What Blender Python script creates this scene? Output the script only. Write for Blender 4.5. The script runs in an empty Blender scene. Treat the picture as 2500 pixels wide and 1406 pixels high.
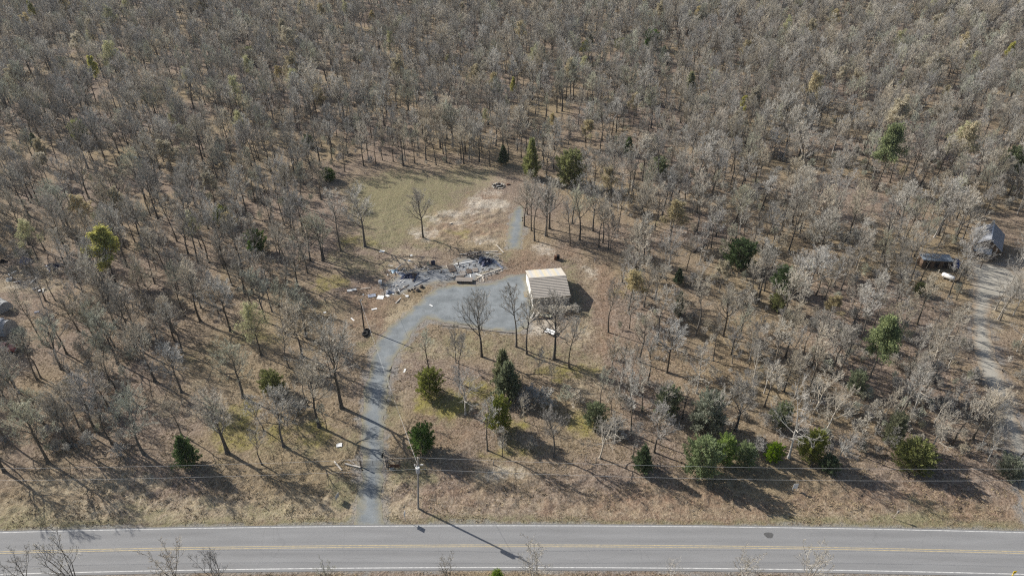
import bpy, bmesh, math, random
import numpy as np
from mathutils import Vector, Matrix

random.seed(7)
RNG = np.random.default_rng(11)
SC = bpy.context.scene
COL = SC.collection
R = math.radians

# ------------------------------------------------------------------ camera, sky, sun, exposure
CAM_H, PITCH = 82.0, R(35.0)
cd = bpy.data.cameras.new('camera')
cd.lens = 24.0; cd.sensor_width = 36.0; cd.clip_start = 0.5; cd.clip_end = 8000
cam = bpy.data.objects.new('camera', cd); COL.objects.link(cam)
cam.location = (0, 0, CAM_H); cam.rotation_euler = (R(90) - PITCH, 0, 0)
SC.camera = cam

SUN_EL, SHADOW_AZ = R(31.5), R(-30.0)
sun_from = Vector((-math.cos(SHADOW_AZ) * math.cos(SUN_EL), -math.sin(SHADOW_AZ) * math.cos(SUN_EL), math.sin(SUN_EL)))
W = bpy.data.worlds.new('World'); SC.world = W; W.use_nodes = True
wn = W.node_tree
sky = wn.nodes.new('ShaderNodeTexSky'); sky.sky_type = 'NISHITA'; sky.sun_disc = False
sky.sun_elevation = SUN_EL; sky.sun_rotation = math.atan2(sun_from.x, sun_from.y) % (2 * math.pi)
sky.air_density = 1.0; sky.dust_density = 1.5
bg = wn.nodes['Background']; bg.inputs[1].default_value = 0.078
wn.links.new(sky.outputs[0], bg.inputs[0])
sd = bpy.data.lights.new('sun', 'SUN'); sd.energy = 4.6; sd.angle = R(0.5); sd.color = (1.0, 0.955, 0.885)
sun = bpy.data.objects.new('sun', sd); COL.objects.link(sun)
sun.rotation_euler = (-sun_from).to_track_quat('-Z', 'Y').to_euler()
SC.view_settings.view_transform = 'Standard'; SC.view_settings.look = 'None'
SC.view_settings.gamma = 1.0; SC.view_settings.use_curve_mapping = False
SC.view_settings.exposure = 0.62
SC.cycles.use_denoising = False
SC.cycles.filter_width = 1.2

# ------------------------------------------------------------------ photo bearings -> places on the ground
FP = 2500 * 24 / 36
def at(u, v, z=0.0):
    x = (u - 1250) / FP; y = -(v - 703) / FP
    dx, dy, dz = x, math.cos(PITCH) + y * math.sin(PITCH), -math.sin(PITCH) + y * math.cos(PITCH)
    t = (CAM_H - z) / -dz
    return Vector((dx * t, dy * t, z))
def rise(u, v, vt):                       # height of something standing at (u,v) that reaches up to row vt
    p = at(u, v); y = -(vt - 703) / FP
    return CAM_H + p.y / (math.cos(PITCH) + y * math.sin(PITCH)) * (-math.sin(PITCH) + y * math.cos(PITCH))
def proj(x, y, z):
    a = y * math.cos(PITCH) + (CAM_H - z) * math.sin(PITCH)
    b = y * math.sin(PITCH) - (CAM_H - z) * math.cos(PITCH)
    return 1250 + FP * x / a, 703 - FP * b / a
def pxm(u, v):                            # photo pixels per metre there
    p = at(u, v); return FP / (p.y * math.cos(PITCH) + CAM_H * math.sin(PITCH))

# ------------------------------------------------------------------ materials
def mat(name, c1, c2=None, scale=3.0, rough=0.9, metal=0.0, detail=6.0, bump=0.0, bscale=20.0, rand=0.0, spec=0.3, coord='Object', attr=None, trans=None):
    m = bpy.data.materials.new(name); m.use_nodes = True
    nt = m.node_tree; b = nt.nodes['Principled BSDF']
    b.inputs['Roughness'].default_value = rough; b.inputs['Metallic'].default_value = metal
    b.inputs['Specular IOR Level'].default_value = spec
    c2 = c2 or tuple(x * 0.7 for x in c1)
    tc = nt.nodes.new('ShaderNodeTexCoord')
    n = nt.nodes.new('ShaderNodeTexNoise'); n.inputs['Scale'].default_value = scale; n.inputs['Detail'].default_value = detail
    n.inputs['Roughness'].default_value = 0.65
    nt.links.new(tc.outputs[coord], n.inputs['Vector'])
    cr = nt.nodes.new('ShaderNodeValToRGB')
    cr.color_ramp.elements[0].position = 0.33; cr.color_ramp.elements[1].position = 0.67
    cr.color_ramp.elements[0].color = (*c2, 1); cr.color_ramp.elements[1].color = (*c1, 1)
    fac = n.outputs['Fac']
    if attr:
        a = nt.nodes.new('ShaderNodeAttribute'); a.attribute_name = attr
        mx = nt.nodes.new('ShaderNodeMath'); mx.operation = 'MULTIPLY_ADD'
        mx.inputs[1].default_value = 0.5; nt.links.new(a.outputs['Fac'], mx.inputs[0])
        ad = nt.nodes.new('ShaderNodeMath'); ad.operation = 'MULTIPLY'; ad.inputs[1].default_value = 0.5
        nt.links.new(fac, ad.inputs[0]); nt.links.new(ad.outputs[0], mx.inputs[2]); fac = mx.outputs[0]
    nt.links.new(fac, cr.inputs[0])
    out = cr.outputs[0]
    if rand > 0:
        oi = nt.nodes.new('ShaderNodeObjectInfo')
        mr = nt.nodes.new('ShaderNodeMapRange'); mr.inputs[3].default_value = 1 - rand; mr.inputs[4].default_value = 1 + rand
        nt.links.new(oi.outputs['Random'], mr.inputs[0])
        hv = nt.nodes.new('ShaderNodeHueSaturation')
        nt.links.new(mr.outputs[0], hv.inputs['Value']); nt.links.new(out, hv.inputs['Color'])
        w = nt.nodes.new('ShaderNodeMath'); w.operation = 'MULTIPLY'; w.inputs[1].default_value = 7.31
        fr = nt.nodes.new('ShaderNodeMath'); fr.operation = 'FRACT'
        nt.links.new(oi.outputs['Random'], w.inputs[0]); nt.links.new(w.outputs[0], fr.inputs[0])
        m2 = nt.nodes.new('ShaderNodeMapRange'); m2.inputs[3].default_value = 0.6; m2.inputs[4].default_value = 1.3
        nt.links.new(fr.outputs[0], m2.inputs[0]); nt.links.new(m2.outputs[0], hv.inputs['Saturation'])
        out = hv.outputs[0]
    nt.links.new(out, b.inputs['Base Color'])
    if trans:                                   # thin leaves let some light through
        tl = nt.nodes.new('ShaderNodeBsdfTranslucent'); nt.links.new(out, tl.inputs[0]); ms = nt.nodes.new('ShaderNodeMixShader'); ms.inputs[0].default_value = trans
        nt.links.new(b.outputs[0], ms.inputs[1]); nt.links.new(tl.outputs[0], ms.inputs[2]); nt.links.new(ms.outputs[0], nt.nodes['Material Output'].inputs[0])
    if bump > 0:
        n2 = nt.nodes.new('ShaderNodeTexNoise'); n2.inputs['Scale'].default_value = bscale; n2.inputs['Detail'].default_value = 5
        nt.links.new(tc.outputs[coord], n2.inputs['Vector'])
        bp = nt.nodes.new('ShaderNodeBump'); bp.inputs['Strength'].default_value = bump; bp.inputs['Distance'].default_value = 0.1
        nt.links.new(n2.outputs['Fac'], bp.inputs['Height']); nt.links.new(bp.outputs[0], b.inputs['Normal'])
    return m

M = {}
M['bark'] = mat('bark', (0.15, 0.13, 0.105), (0.06, 0.051, 0.041), 4, rand=0.3)
M['limb'] = mat('limb', (0.19, 0.17, 0.142), (0.09, 0.08, 0.066), 2.5, rand=0.3)
M['twig'] = mat('twig', (0.54, 0.512, 0.45), (0.36, 0.337, 0.292), 1.2, rand=0.28)
def species(m):
    nt = m.node_tree; oi = nt.nodes.new('ShaderNodeObjectInfo'); w = nt.nodes.new('ShaderNodeMath'); w.operation = 'MULTIPLY'; w.inputs[1].default_value = 13.7
    f = nt.nodes.new('ShaderNodeMath'); f.operation = 'FRACT'; nt.links.new(oi.outputs['Random'], w.inputs[0]); nt.links.new(w.outputs[0], f.inputs[0])
    cr = nt.nodes.new('ShaderNodeValToRGB'); nt.links.new(f.outputs[0], cr.inputs[0]); e = cr.color_ramp.elements; cr.color_ramp.interpolation = 'CONSTANT'
    cols = [(0.0, (1, 1, 1)), (.3, (1.08, 1.02, .92)), (.48, (.80, .79, .80)), (.66, (.95, 1.0, .88)), (.8, (1.2, 1.19, 1.18)), (.93, (1.02, .97, .92))]
    e[0].color = (*cols[0][1], 1); e[1].position = cols[1][0]; e[1].color = (*cols[1][1], 1)
    for p, c in cols[2:]: q = e.new(p); q.color = (*c, 1)
    b = nt.nodes['Principled BSDF']; src = b.inputs['Base Color'].links[0].from_socket
    x = nt.nodes.new('ShaderNodeMix'); x.data_type = 'RGBA'; x.blend_type = 'MULTIPLY'; x.inputs[0].default_value = 1.0
    nt.links.new(src, x.inputs[6]); nt.links.new(cr.outputs[0], x.inputs[7]); nt.links.new(x.outputs[2], b.inputs['Base Color'])
species(M['twig'])
M['pale_bark'] = mat('pale_bark', (0.52, 0.48, 0.41), (0.27, 0.24, 0.2), 2.2, rand=0.15)
M['pale_twig'] = mat('pale_twig', (0.50, 0.47, 0.41), (0.32, 0.295, 0.26), 1.2, rand=0.15)
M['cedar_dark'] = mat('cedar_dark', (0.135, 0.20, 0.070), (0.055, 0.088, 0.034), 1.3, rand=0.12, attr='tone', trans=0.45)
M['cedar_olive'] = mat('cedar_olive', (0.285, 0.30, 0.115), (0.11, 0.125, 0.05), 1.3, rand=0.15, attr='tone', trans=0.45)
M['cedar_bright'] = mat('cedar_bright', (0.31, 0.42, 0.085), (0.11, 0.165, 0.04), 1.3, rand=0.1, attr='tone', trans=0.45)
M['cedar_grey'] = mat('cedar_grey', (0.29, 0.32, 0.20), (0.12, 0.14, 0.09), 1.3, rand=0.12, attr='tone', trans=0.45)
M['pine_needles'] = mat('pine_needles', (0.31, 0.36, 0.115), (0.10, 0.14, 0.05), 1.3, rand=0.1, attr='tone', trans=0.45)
M['bud_green'] = mat('bud_green', (0.52, 0.50, 0.15), (0.35, 0.33, 0.10), 1.3, attr='tone', trans=0.4)
M['bud_pale'] = mat('bud_pale', (0.54, 0.53, 0.30), (0.38, 0.37, 0.21), 1.3, attr='tone', trans=0.4)
M['bud_tan'] = mat('bud_tan', (0.54, 0.47, 0.30), (0.37, 0.32, 0.21), 1.3, rand=0.2, attr='tone', trans=0.4)
M['wood'] = mat('weathered_wood', (0.33, 0.29, 0.25), (0.19, 0.162, 0.135), 6, rand=0.25)
M['dark_wood'] = mat('dark_wood', (0.165, 0.13, 0.105), (0.075, 0.058, 0.046), 6, rand=0.3)
M['pale_wood'] = mat('pale_wood', (0.62, 0.57, 0.49), (0.44, 0.39, 0.33), 5, rand=0.12)
M['white'] = mat('white_painted', (0.80, 0.79, 0.76), (0.62, 0.61, 0.58), 2.5, rough=0.6)
M['offwhite'] = mat('off_white_metal', (0.76, 0.75, 0.71), (0.66, 0.65, 0.61), 0.7, rough=0.5)
M['tan_metal'] = mat('tan_metal', (0.42, 0.37, 0.30), (0.36, 0.315, 0.255), 0.9, rough=0.5)
M['roof_cream'] = mat('roof_cream', (0.60, 0.55, 0.46), (0.53, 0.485, 0.41), 0.8, rough=0.45)
M['roof_tan'] = mat('roof_tan', (0.44, 0.395, 0.335), (0.39, 0.35, 0.30), 0.8, rough=0.5)
M['roof_yellow'] = mat('roof_yellow', (0.62, 0.545, 0.39), (0.56, 0.50, 0.37), 0.8, rough=0.45)
M['roof_grey'] = mat('roof_blue_grey', (0.51, 0.50, 0.475), (0.47, 0.465, 0.45), 0.8, rough=0.45)
M['shingle'] = mat('grey_roofing', (0.30, 0.31, 0.335), (0.20, 0.21, 0.225), 2.0, rough=0.7)
M['blue_roof'] = mat('blue_grey_roofing', (0.20, 0.235, 0.27), (0.12, 0.14, 0.165), 1.6, rough=0.6)
M['brown_wall'] = mat('brown_wall', (0.16, 0.11, 0.075), (0.09, 0.06, 0.04), 2)
M['dark'] = mat('black_opening', (0.015, 0.014, 0.013), (0.01, 0.01, 0.01), 2)
M['navy'] = mat('navy_plastic', (0.035, 0.045, 0.10), (0.012, 0.014, 0.035), 1.8, rough=0.35, spec=0.5)
M['grey_plastic'] = mat('grey_plastic', (0.36, 0.39, 0.45), (0.14, 0.15, 0.19), 1.5, rough=0.4, spec=0.5)
M['paleblue'] = mat('pale_blue_plastic', (0.42, 0.53, 0.60), (0.28, 0.38, 0.46), 2, rough=0.5)
M['blue'] = mat('blue_plastic', (0.035, 0.11, 0.38), (0.02, 0.06, 0.22), 2, rough=0.5)
M['steel'] = mat('galvanised_steel', (0.50, 0.51, 0.53), (0.36, 0.37, 0.39), 4, rough=0.45, metal=0.3)
M['gate_steel'] = mat('gate_steel', (0.17, 0.18, 0.18), (0.11, 0.11, 0.11), 4, rough=0.5)
M['pole'] = mat('grey_pole_wood', (0.34, 0.31, 0.275), (0.22, 0.195, 0.17), 5)
M['creosote'] = mat('dark_pole_wood', (0.10, 0.08, 0.065), (0.055, 0.045, 0.035), 5)
M['wire'] = mat('bare_wire', (0.62, 0.62, 0.60), (0.5, 0.5, 0.5), 3, rough=0.4)
M['rust'] = mat('rusty_steel', (0.16, 0.075, 0.04), (0.05, 0.028, 0.02), 5)
M['red'] = mat('faded_red_paint', (0.36, 0.12, 0.11), (0.24, 0.07, 0.065), 3, rough=0.45)
M['rubber'] = mat('black_rubber', (0.022, 0.021, 0.020), (0.012, 0.012, 0.012), 6)
M['stone'] = mat('field_stone', (0.16, 0.135, 0.11), (0.06, 0.05, 0.042), 3, rand=0.25)
M['block'] = mat('pale_block', (0.50, 0.47, 0.41), (0.36, 0.33, 0.28), 4)
M['char'] = mat('charred', (0.022, 0.017, 0.017), (0.008, 0.007, 0.007), 3)
M['glass'] = mat('window_glass', (0.05, 0.06, 0.07), (0.03, 0.035, 0.04), 1, rough=0.15, spec=0.6)
M['mould_yellow'] = mat('pale_corrugated', (0.52, 0.49, 0.36), (0.40, 0.37, 0.26), 3)
M['tent_grey'] = mat('grey_canvas', (0.42, 0.42, 0.41), (0.30, 0.30, 0.295), 1.5)
M['dry_grass'] = mat('dry_grass_blades', (0.36, 0.285, 0.175), (0.20, 0.15, 0.09), 0.15, attr='tone')
M['yellow_flag'] = mat('yellow_flag', (0.7, 0.5, 0.03), (0.6, 0.42, 0.03), 2)

# ------------------------------------------------------------------ object helpers
def tag(o, label=None, cat=None, group=None, kind=None):
    if label: o['label'] = label
    if cat: o['category'] = cat
    if group: o['group'] = group
    if kind: o['kind'] = kind
    return o
def empty(name, loc=(0, 0, 0), rz=0.0, label=None, cat=None, group=None):
    o = bpy.data.objects.new(name, None); COL.objects.link(o)
    o.empty_display_size = 0.3; o.location = loc; o.rotation_euler = (0, 0, rz)
    return tag(o, label, cat, group)
def link(name, me, parent=None, loc=None, rz=None):
    o = bpy.data.objects.new(name, me); COL.objects.link(o)
    if parent is not None: o.parent = parent
    if loc is not None: o.location = loc
    if rz is not None: o.rotation_euler = (0, 0, rz)
    return o
def np_mesh(name, V, F, material=None, smooth=False, attrs=None):
    V = np.ascontiguousarray(V, dtype=np.float32); F = np.ascontiguousarray(F, dtype=np.int32)
    k = F.shape[1]; me = bpy.data.meshes.new(name)
    me.vertices.add(len(V)); me.vertices.foreach_set('co', V.ravel())
    me.loops.add(F.size); me.loops.foreach_set('vertex_index', F.ravel())
    me.polygons.add(len(F)); me.polygons.foreach_set('loop_start', np.arange(0, F.size, k, dtype=np.int32))
    if smooth: me.polygons.foreach_set('use_smooth', np.ones(len(F), dtype=bool))
    for an, (typ, arr) in (attrs or {}).items():
        a = me.attributes.new(an, typ, 'POINT')
        a.data.foreach_set('color' if typ == 'FLOAT_COLOR' else ('vector' if typ == 'FLOAT_VECTOR' else 'value'), np.ascontiguousarray(arr, dtype=np.int32 if typ == 'INT' else np.float32).ravel())
    if material: me.materials.append(material)
    me.update(calc_edges=True); me.validate()
    return me

class MB:
    """collects boxes, bars, tubes and sheets; build() links them as one mesh object"""
    def __init__(s): s.v = []; s.f = []; s.sm = []
    def add(s, vs, fs, smooth=False):
        k = len(s.v); s.v += [tuple(p) for p in vs]; s.f += [tuple(i + k for i in f) for f in fs]; s.sm += [smooth] * len(fs); return s
    def box(s, c, size, rz=0.0, mtx=None):
        x, y, z = [q / 2 for q in size]
        vs = [Vector(p) for p in ((-x, -y, -z), (x, -y, -z), (x, y, -z), (-x, y, -z), (-x, -y, z), (x, -y, z), (x, y, z), (-x, y, z))]
        m = mtx or Matrix.Rotation(rz, 3, 'Z')
        return s.add([m @ p + Vector(c) for p in vs], [(3, 2, 1, 0), (4, 5, 6, 7), (0, 1, 5, 4), (1, 2, 6, 5), (2, 3, 7, 6), (3, 0, 4, 7)])
    def bar(s, a, b, w, h):
        a, b = Vector(a), Vector(b); d = b - a; L = d.length
        q = d.to_track_quat('X', 'Z').to_matrix()
        return s.box((a + b) / 2, (L, w, h), mtx=q)
    def tube(s, pts, rad, n=8, cap=True):
        pts = [Vector(p) for p in pts]
        if not hasattr(rad, '__len__'): rad = [rad] * len(pts)
        vs = []; up = Vector((0, 0, 1))
        for i, p in enumerate(pts):
            d = (pts[min(i + 1, len(pts) - 1)] - pts[max(i - 1, 0)]).normalized()
            ref = up if abs(d.z) < 0.95 else Vector((1, 0, 0))
            a = d.cross(ref).normalized(); b = a.cross(d)
            for k in range(n):
                t = 2 * math.pi * k / n; vs.append(p + (a * math.cos(t) + b * math.sin(t)) * rad[i])
        fs = [(i * n + k, i * n + (k + 1) % n, (i + 1) * n + (k + 1) % n, (i + 1) * n + k) for i in range(len(pts) - 1) for k in range(n)]
        s.add(vs, fs, True)
        if cap:
            m = len(pts) - 1; s.add(vs[:n], [tuple(range(n))[::-1]] if False else [tuple(range(n))]); s.add(vs[m * n:], [tuple(range(n))])
        return s
    def quad(s, *p): return s.add(p, [tuple(range(len(p)))])
    def slab(s, poly, z0, z1):
        n = len(poly); vs = [(p[0], p[1], z0) for p in poly] + [(p[0], p[1], z1) for p in poly]
        return s.add(vs, [tuple(range(n))[::-1], tuple(range(n, 2 * n))] + [(i, (i + 1) % n, n + (i + 1) % n, n + i) for i in range(n)])
    def build(s, name, material, parent=None, loc=None, rz=None):
        me = bpy.data.meshes.new(name); me.from_pydata([tuple(p) for p in s.v], [], s.f)
        me.polygons.foreach_set('use_smooth', s.sm)
        bm = bmesh.new(); bm.from_mesh(me); bmesh.ops.recalc_face_normals(bm, faces=bm.faces); bm.to_mesh(me); bm.free()
        me.materials.append(material); me.update()
        return link(name, me, parent, loc, rz)

# ------------------------------------------------------------------ numpy noise and zones
def vnoise(x, y, seed=0):
    xi = np.floor(x).astype(np.int64); yi = np.floor(y).astype(np.int64); fx = x - xi; fy = y - yi
    fx = fx * fx * (3 - 2 * fx); fy = fy * fy * (3 - 2 * fy)
    def h(a, b):
        n = (a * 374761393 + b * 668265263 + seed * 1274126177) & 0xFFFFFFFF
        n = ((n ^ (n >> 13)) * 1274126177) & 0xFFFFFFFF
        return ((n ^ (n >> 16)) & 0xFFFF) / 65535.0
    return (h(xi, yi) * (1 - fx) + h(xi + 1, yi) * fx) * (1 - fy) + (h(xi, yi + 1) * (1 - fx) + h(xi + 1, yi + 1) * fx) * fy
def fbm(x, y, s, oct=4, seed=0):
    t = 0; a = 0.5; f = 1.0 / s; tot = 0
    for i in range(oct):
        t = t + a * vnoise(x * f, y * f, seed + i * 17); tot += a; a *= 0.5; f *= 2.03
    return t / tot
def poly_px(pts): return np.array([tuple(at(u, v))[:2] for u, v in pts])
def sdist(x, y, P):
    """signed distance to polygon P, positive inside"""
    d = np.full(x.shape, 1e9); ins = np.zeros(x.shape, bool); n = len(P)
    for i in range(n):
        ax, ay = P[i]; bx, by = P[(i + 1) % n]
        ex, ey = bx - ax, by - ay; L = ex * ex + ey * ey + 1e-12
        t = np.clip(((x - ax) * ex + (y - ay) * ey) / L, 0, 1)
        d = np.minimum(d, np.hypot(x - ax - t * ex, y - ay - t * ey))
        c = ((ay > y) != (by > y)) & (x < (bx - ax) * (y - ay) / (by - ay + 1e-12) + ax); ins ^= c
    return np.where(ins, d, -d)
def sstep(a, lo, hi):
    t = np.clip((a - lo) / (hi - lo), 0, 1); return t * t * (3 - 2 * t)

def road_y(x): 
    x = np.clip(np.abs(x), 0, 160); return -0.00022 * x * x
ROAD_N, ROAD_S, ROAD_C = 59.45, 52.35, 56.0
DRIVE = [(862, 1296), (938, 1296), (934, 1200), (937, 1130), (940, 1050), (945, 980), (953, 925), (962, 880), (985, 850), (1003, 822), (1020, 800), (1045, 776), (1085, 788), (1200, 807), (1258, 812), (1292, 802), (1303, 765), (1300, 735), (1288, 690), (1283, 668), (1240, 672), (1205, 688), (1160, 694), (1105, 694), (1062, 704), (1032, 728), (1012, 746), (985, 770), (952, 796), (928, 820), (914, 850), (901, 890), (890, 950), (884, 1020), (883, 1100), (879, 1180), (868, 1250)]
SLAB = [(937, 693), (985, 668), (1050, 655), (1095, 648), (1125, 633), (1180, 617), (1215, 630), (1232, 655), (1178, 672), (1160, 689), (1115, 690), (1060, 692), (1010, 708), (975, 720), (945, 722)]
STRIP = [(1262, 500), (1279, 503), (1279, 560), (1273, 580), (1269, 606), (1240, 608), (1238, 590), (1242, 550)]
EASTDRIVE = [(2368, 640), (2410, 640), (2470, 655), (2505, 688), (2510, 722), (2432, 732), (2416, 760), (2428, 850), (2452, 910), (2482, 1000), (2505, 1060), (2540, 1180), (2560, 1290), (2505, 1290), (2480, 1180), (2455, 1060), (2427, 985), (2388, 905), (2372, 830), (2368, 760), (2376, 705)]
PP = {k: poly_px(v) for k, v in dict(DRIVE=DRIVE, SLAB=SLAB, STRIP=STRIP, EASTDRIVE=EASTDRIVE).items()}

def relief(x, y):
    """height of the ground: flat under road and gravel, tussocky elsewhere"""
    keep = sstep(-np.maximum.reduce([sdist(x, y, PP[k]) for k in PP]), 0.2, 2.5)
    dr = np.abs(y - (ROAD_N + ROAD_S) / 2 - road_y(x)) - (ROAD_N - ROAD_S) / 2
    keep = keep * sstep(dr, 0.3, 3.0)
    h = (fbm(x, y, 1.1, 3, 3) - 0.5) * 0.34 + (fbm(x, y, 7.0, 2, 5) - 0.5) * 0.35
    ver = sstep(dr, 0.5, 3.0) * (1 - sstep(dr, 7, 13)) * (y < 75)
    h = h + (np.abs(vnoise(x * 0.75, y * 1.5, 91) - 0.5) * 0.75 + (vnoise(x * 1.9, y * 1.9, 95) - .5) * .22 - 0.2) * ver
    clr = sstep(sdist(x, y, PC_MOUND), -1, 3)
    h = h + clr * (fbm(x, y, 1.3, 3, 33) - 0.4) * .6
    far = 1 - sstep(y, 170, 260)
    return h * keep * far - 0.012
PC_MOUND = poly_px([(1030, 520), (1120, 500), (1180, 480), (1230, 470), (1260, 500), (1235, 560), (1200, 600), (1120, 612), (1050, 610), (1000, 600), (1010, 560)])

def axis(a, b, step, lo, hi):
    c = list(np.arange(a, b + step, step)); g = step; x = c[-1]
    while x < hi: g *= 1.16; x += g; c.append(x)
    g = step; x = c[0]; pre = []
    while x > lo: g *= 1.16; x -= g; pre.append(x)
    return np.array(pre[::-1] + c)
gx = axis(-78, 78, 0.42, -2600, 2600); gy = axis(34, 150, 0.42, -400, 3200)
X, Y = np.meshgrid(gx, gy); xr, yr = X.ravel(), Y.ravel()
nz1 = fbm(xr, yr, 5.0, 4, 71) - 0.5; nz2 = fbm(xr, yr, 1.6, 3, 75) - 0.5
def zone(pts, soft, noise=1.0, world=None):
    P = world if world is not None else poly_px(pts)
    return sstep(sdist(xr, yr, P) + (nz1 * 7 + nz2 * 3.0) * noise, -soft, soft)
def blob(u, v, ru, rv, amt=1.0, noise=1.0):
    return amt * zone([(u + ru * math.cos(t), v + rv * math.sin(t)) for t in np.linspace(0, 6.283, 11)[:-1]], 2.0, noise)
mx = np.maximum
grass = zone([(880, 445), (950, 428), (1130, 420), (1195, 422), (1190, 450), (1140, 470), (1110, 500), (1070, 520), (1010, 560), (1000, 590), (950, 604), (895, 604), (880, 540), (850, 500)], 5)
grass = mx(grass, 0.45 * zone([(1010, 806), (1080, 800), (1250, 818), (1300, 832), (1400, 840), (1430, 880), (1300, 905), (1240, 880), (1110, 880), (1050, 865), (985, 872), (975, 845)], 3))
for b in ((1390, 700, 40, 60, .6), (860, 640, 60, 25, .55), (1060, 600, 40, 14, .6), (1225, 625, 30, 14, .5), (1240, 1180, 60, 10, .2), (1010, 1160, 45, 28, .8), (850, 1190, 45, 34, .9), (860, 1100, 16, 50, .5), (955, 980, 14, 60, .6), (1120, 1000, 60, 26, .45), (700, 1090, 80, 20, .4), (600, 1240, 120, 14, .5), (900, 840, 40, 14, .6), (970, 850, 22, 60, .45), (890, 650, 70, 30, .4), (1200, 860, 60, 12, .4), (1420, 770, 20, 50, .4), (60, 1270, 120, 20, .75), (330, 1262, 100, 14, .6), (2230, 1268, 90, 12, 1.0), (820, 745, 50, 20, .3)):
    grass = mx(grass, blob(*b))
moss = np.zeros_like(xr)
for b in ((1085, 975, 65, 24, .9), (1180, 945, 35, 22, .9), (1255, 1035, 45, 16, .7), (720, 1055, 80, 30, .7), (565, 1060, 70, 36, .7), (1280, 1105, 90, 18, .55), (1425, 1050, 25, 28, .9), (600, 1000, 40, 20, .6), (810, 690, 50, 18, .6), (640, 830, 40, 20, .35), (1380, 905, 60, 12, .6), (1130, 568, 50, 10, .35), (870, 590, 40, 12, .5), (480, 870, 60, 20, .2)):
    moss = mx(moss, blob(*b))
straw = 0.30 * zone([(1030, 520), (1120, 500), (1180, 480), (1230, 470), (1260, 500), (1235, 560), (1200, 600), (1120, 612), (1050, 610), (1000, 600), (1010, 560)], 4)
for b in ((995, 775, 50, 30, .8), (980, 900, 20, 90, .6), (1000, 640, 70, 40, .5), (960, 1190, 22, 70, .9), (1180, 440, 60, 20, .5), (230, 1180, 160, 26, .7), (1430, 700, 20, 50, .4), (1400, 800, 60, 50, .5), (1230, 1160, 60, 14, .8), (2350, 640, 40, 12, .4), (2440, 760, 40, 60, .6), (1440, 950, 40, 60, .45), (70, 690, 110, 40, .7), (1090, 850, 100, 22, .5), (1220, 590, 60, 30, .4), (500, 990, 140, 60, .3)):
    straw = mx(straw, blob(*b))
vd = yr - ROAD_N - road_y(xr)
straw = mx(straw, np.where(xr < -13, .7, .28) * sstep(vd, 0.4, 1.2) * (1 - sstep(vd, 3.0, 7.0)) * (xr < 62))
grass = mx(grass, 0.7 * sstep(vd, -0.5, 0.2) * (1 - sstep(vd + nz1 * 2.5, 0.7, 1.9)))
rust = 0.8 * zone([(1448, 640), (1494, 640), (1494, 860), (1458, 850)], 2.2, .6)
rust = mx(rust, 0.8 * zone([(835, 705), (905, 690), (965, 735), (930, 800), (860, 780)], 3, .8))
for b in ((1290, 640, 60, 22, .7), (1340, 620, 90, 18, .5), (1100, 1040, 90, 50, .55), (1080, 1220, 110, 30, .5), (1700, 1232, 420, 26, .85), (2200, 1225, 300, 30, .7), (2380, 1250, 120, 30, .6), (1245, 655, 30, 10, .8), (1130, 560, 110, 30, .75), (1180, 480, 50, 18, .7), (1060, 590, 60, 14, .55), (1680, 900, 180, 70, .25), (900, 760, 40, 30, .5)):
    rust = mx(rust, blob(*b))
pale = np.zeros_like(xr)
for b in ((1335, 808, 55, 22, .95), (1435, 660, 22, 10, .9), (1190, 500, 45, 14, .8), (1090, 525, 55, 9, .8), (1120, 545, 50, 9, .7), (1030, 570, 30, 9, .7), (1150, 520, 40, 8, .7), (1205, 470, 30, 8, .5), (1000, 640, 30, 8, .5), (1180, 590, 30, 8, .4), (1330, 610, 20, 12, .6), (1300, 770, 14, 14, .7), (1400, 815, 40, 16, .35), (1250, 1162, 50, 9, .6), (2470, 665, 60, 40, .6), (1290, 800, 20, 10, .6), (55, 700, 40, 16, .6)):
    pale = mx(pale, blob(*b))
gsd = np.maximum.reduce([sdist(xr, yr, PP[k]) for k in PP])
gravel = (1 - sstep(-gsd + nz1 * 3 + nz2 * 2, 0.0, 1.0)) * .8
rd_ = np.maximum(yr - ROAD_N - road_y(xr), ROAD_S - yr + road_y(xr)); gravel = np.maximum(gravel, .8 * (1 - sstep(rd_ + nz1 * 1.2 + nz2 * .6, .1, .7)))
V = np.stack([xr, yr, relief(xr, yr)], 1)
nx, ny = len(gx), len(gy); ii = np.arange(nx * ny).reshape(ny, nx)
F = np.stack([ii[:-1, :-1], ii[:-1, 1:], ii[1:, 1:], ii[1:, :-1]], -1).reshape(-1, 4)
one = np.ones_like(xr)

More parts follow.
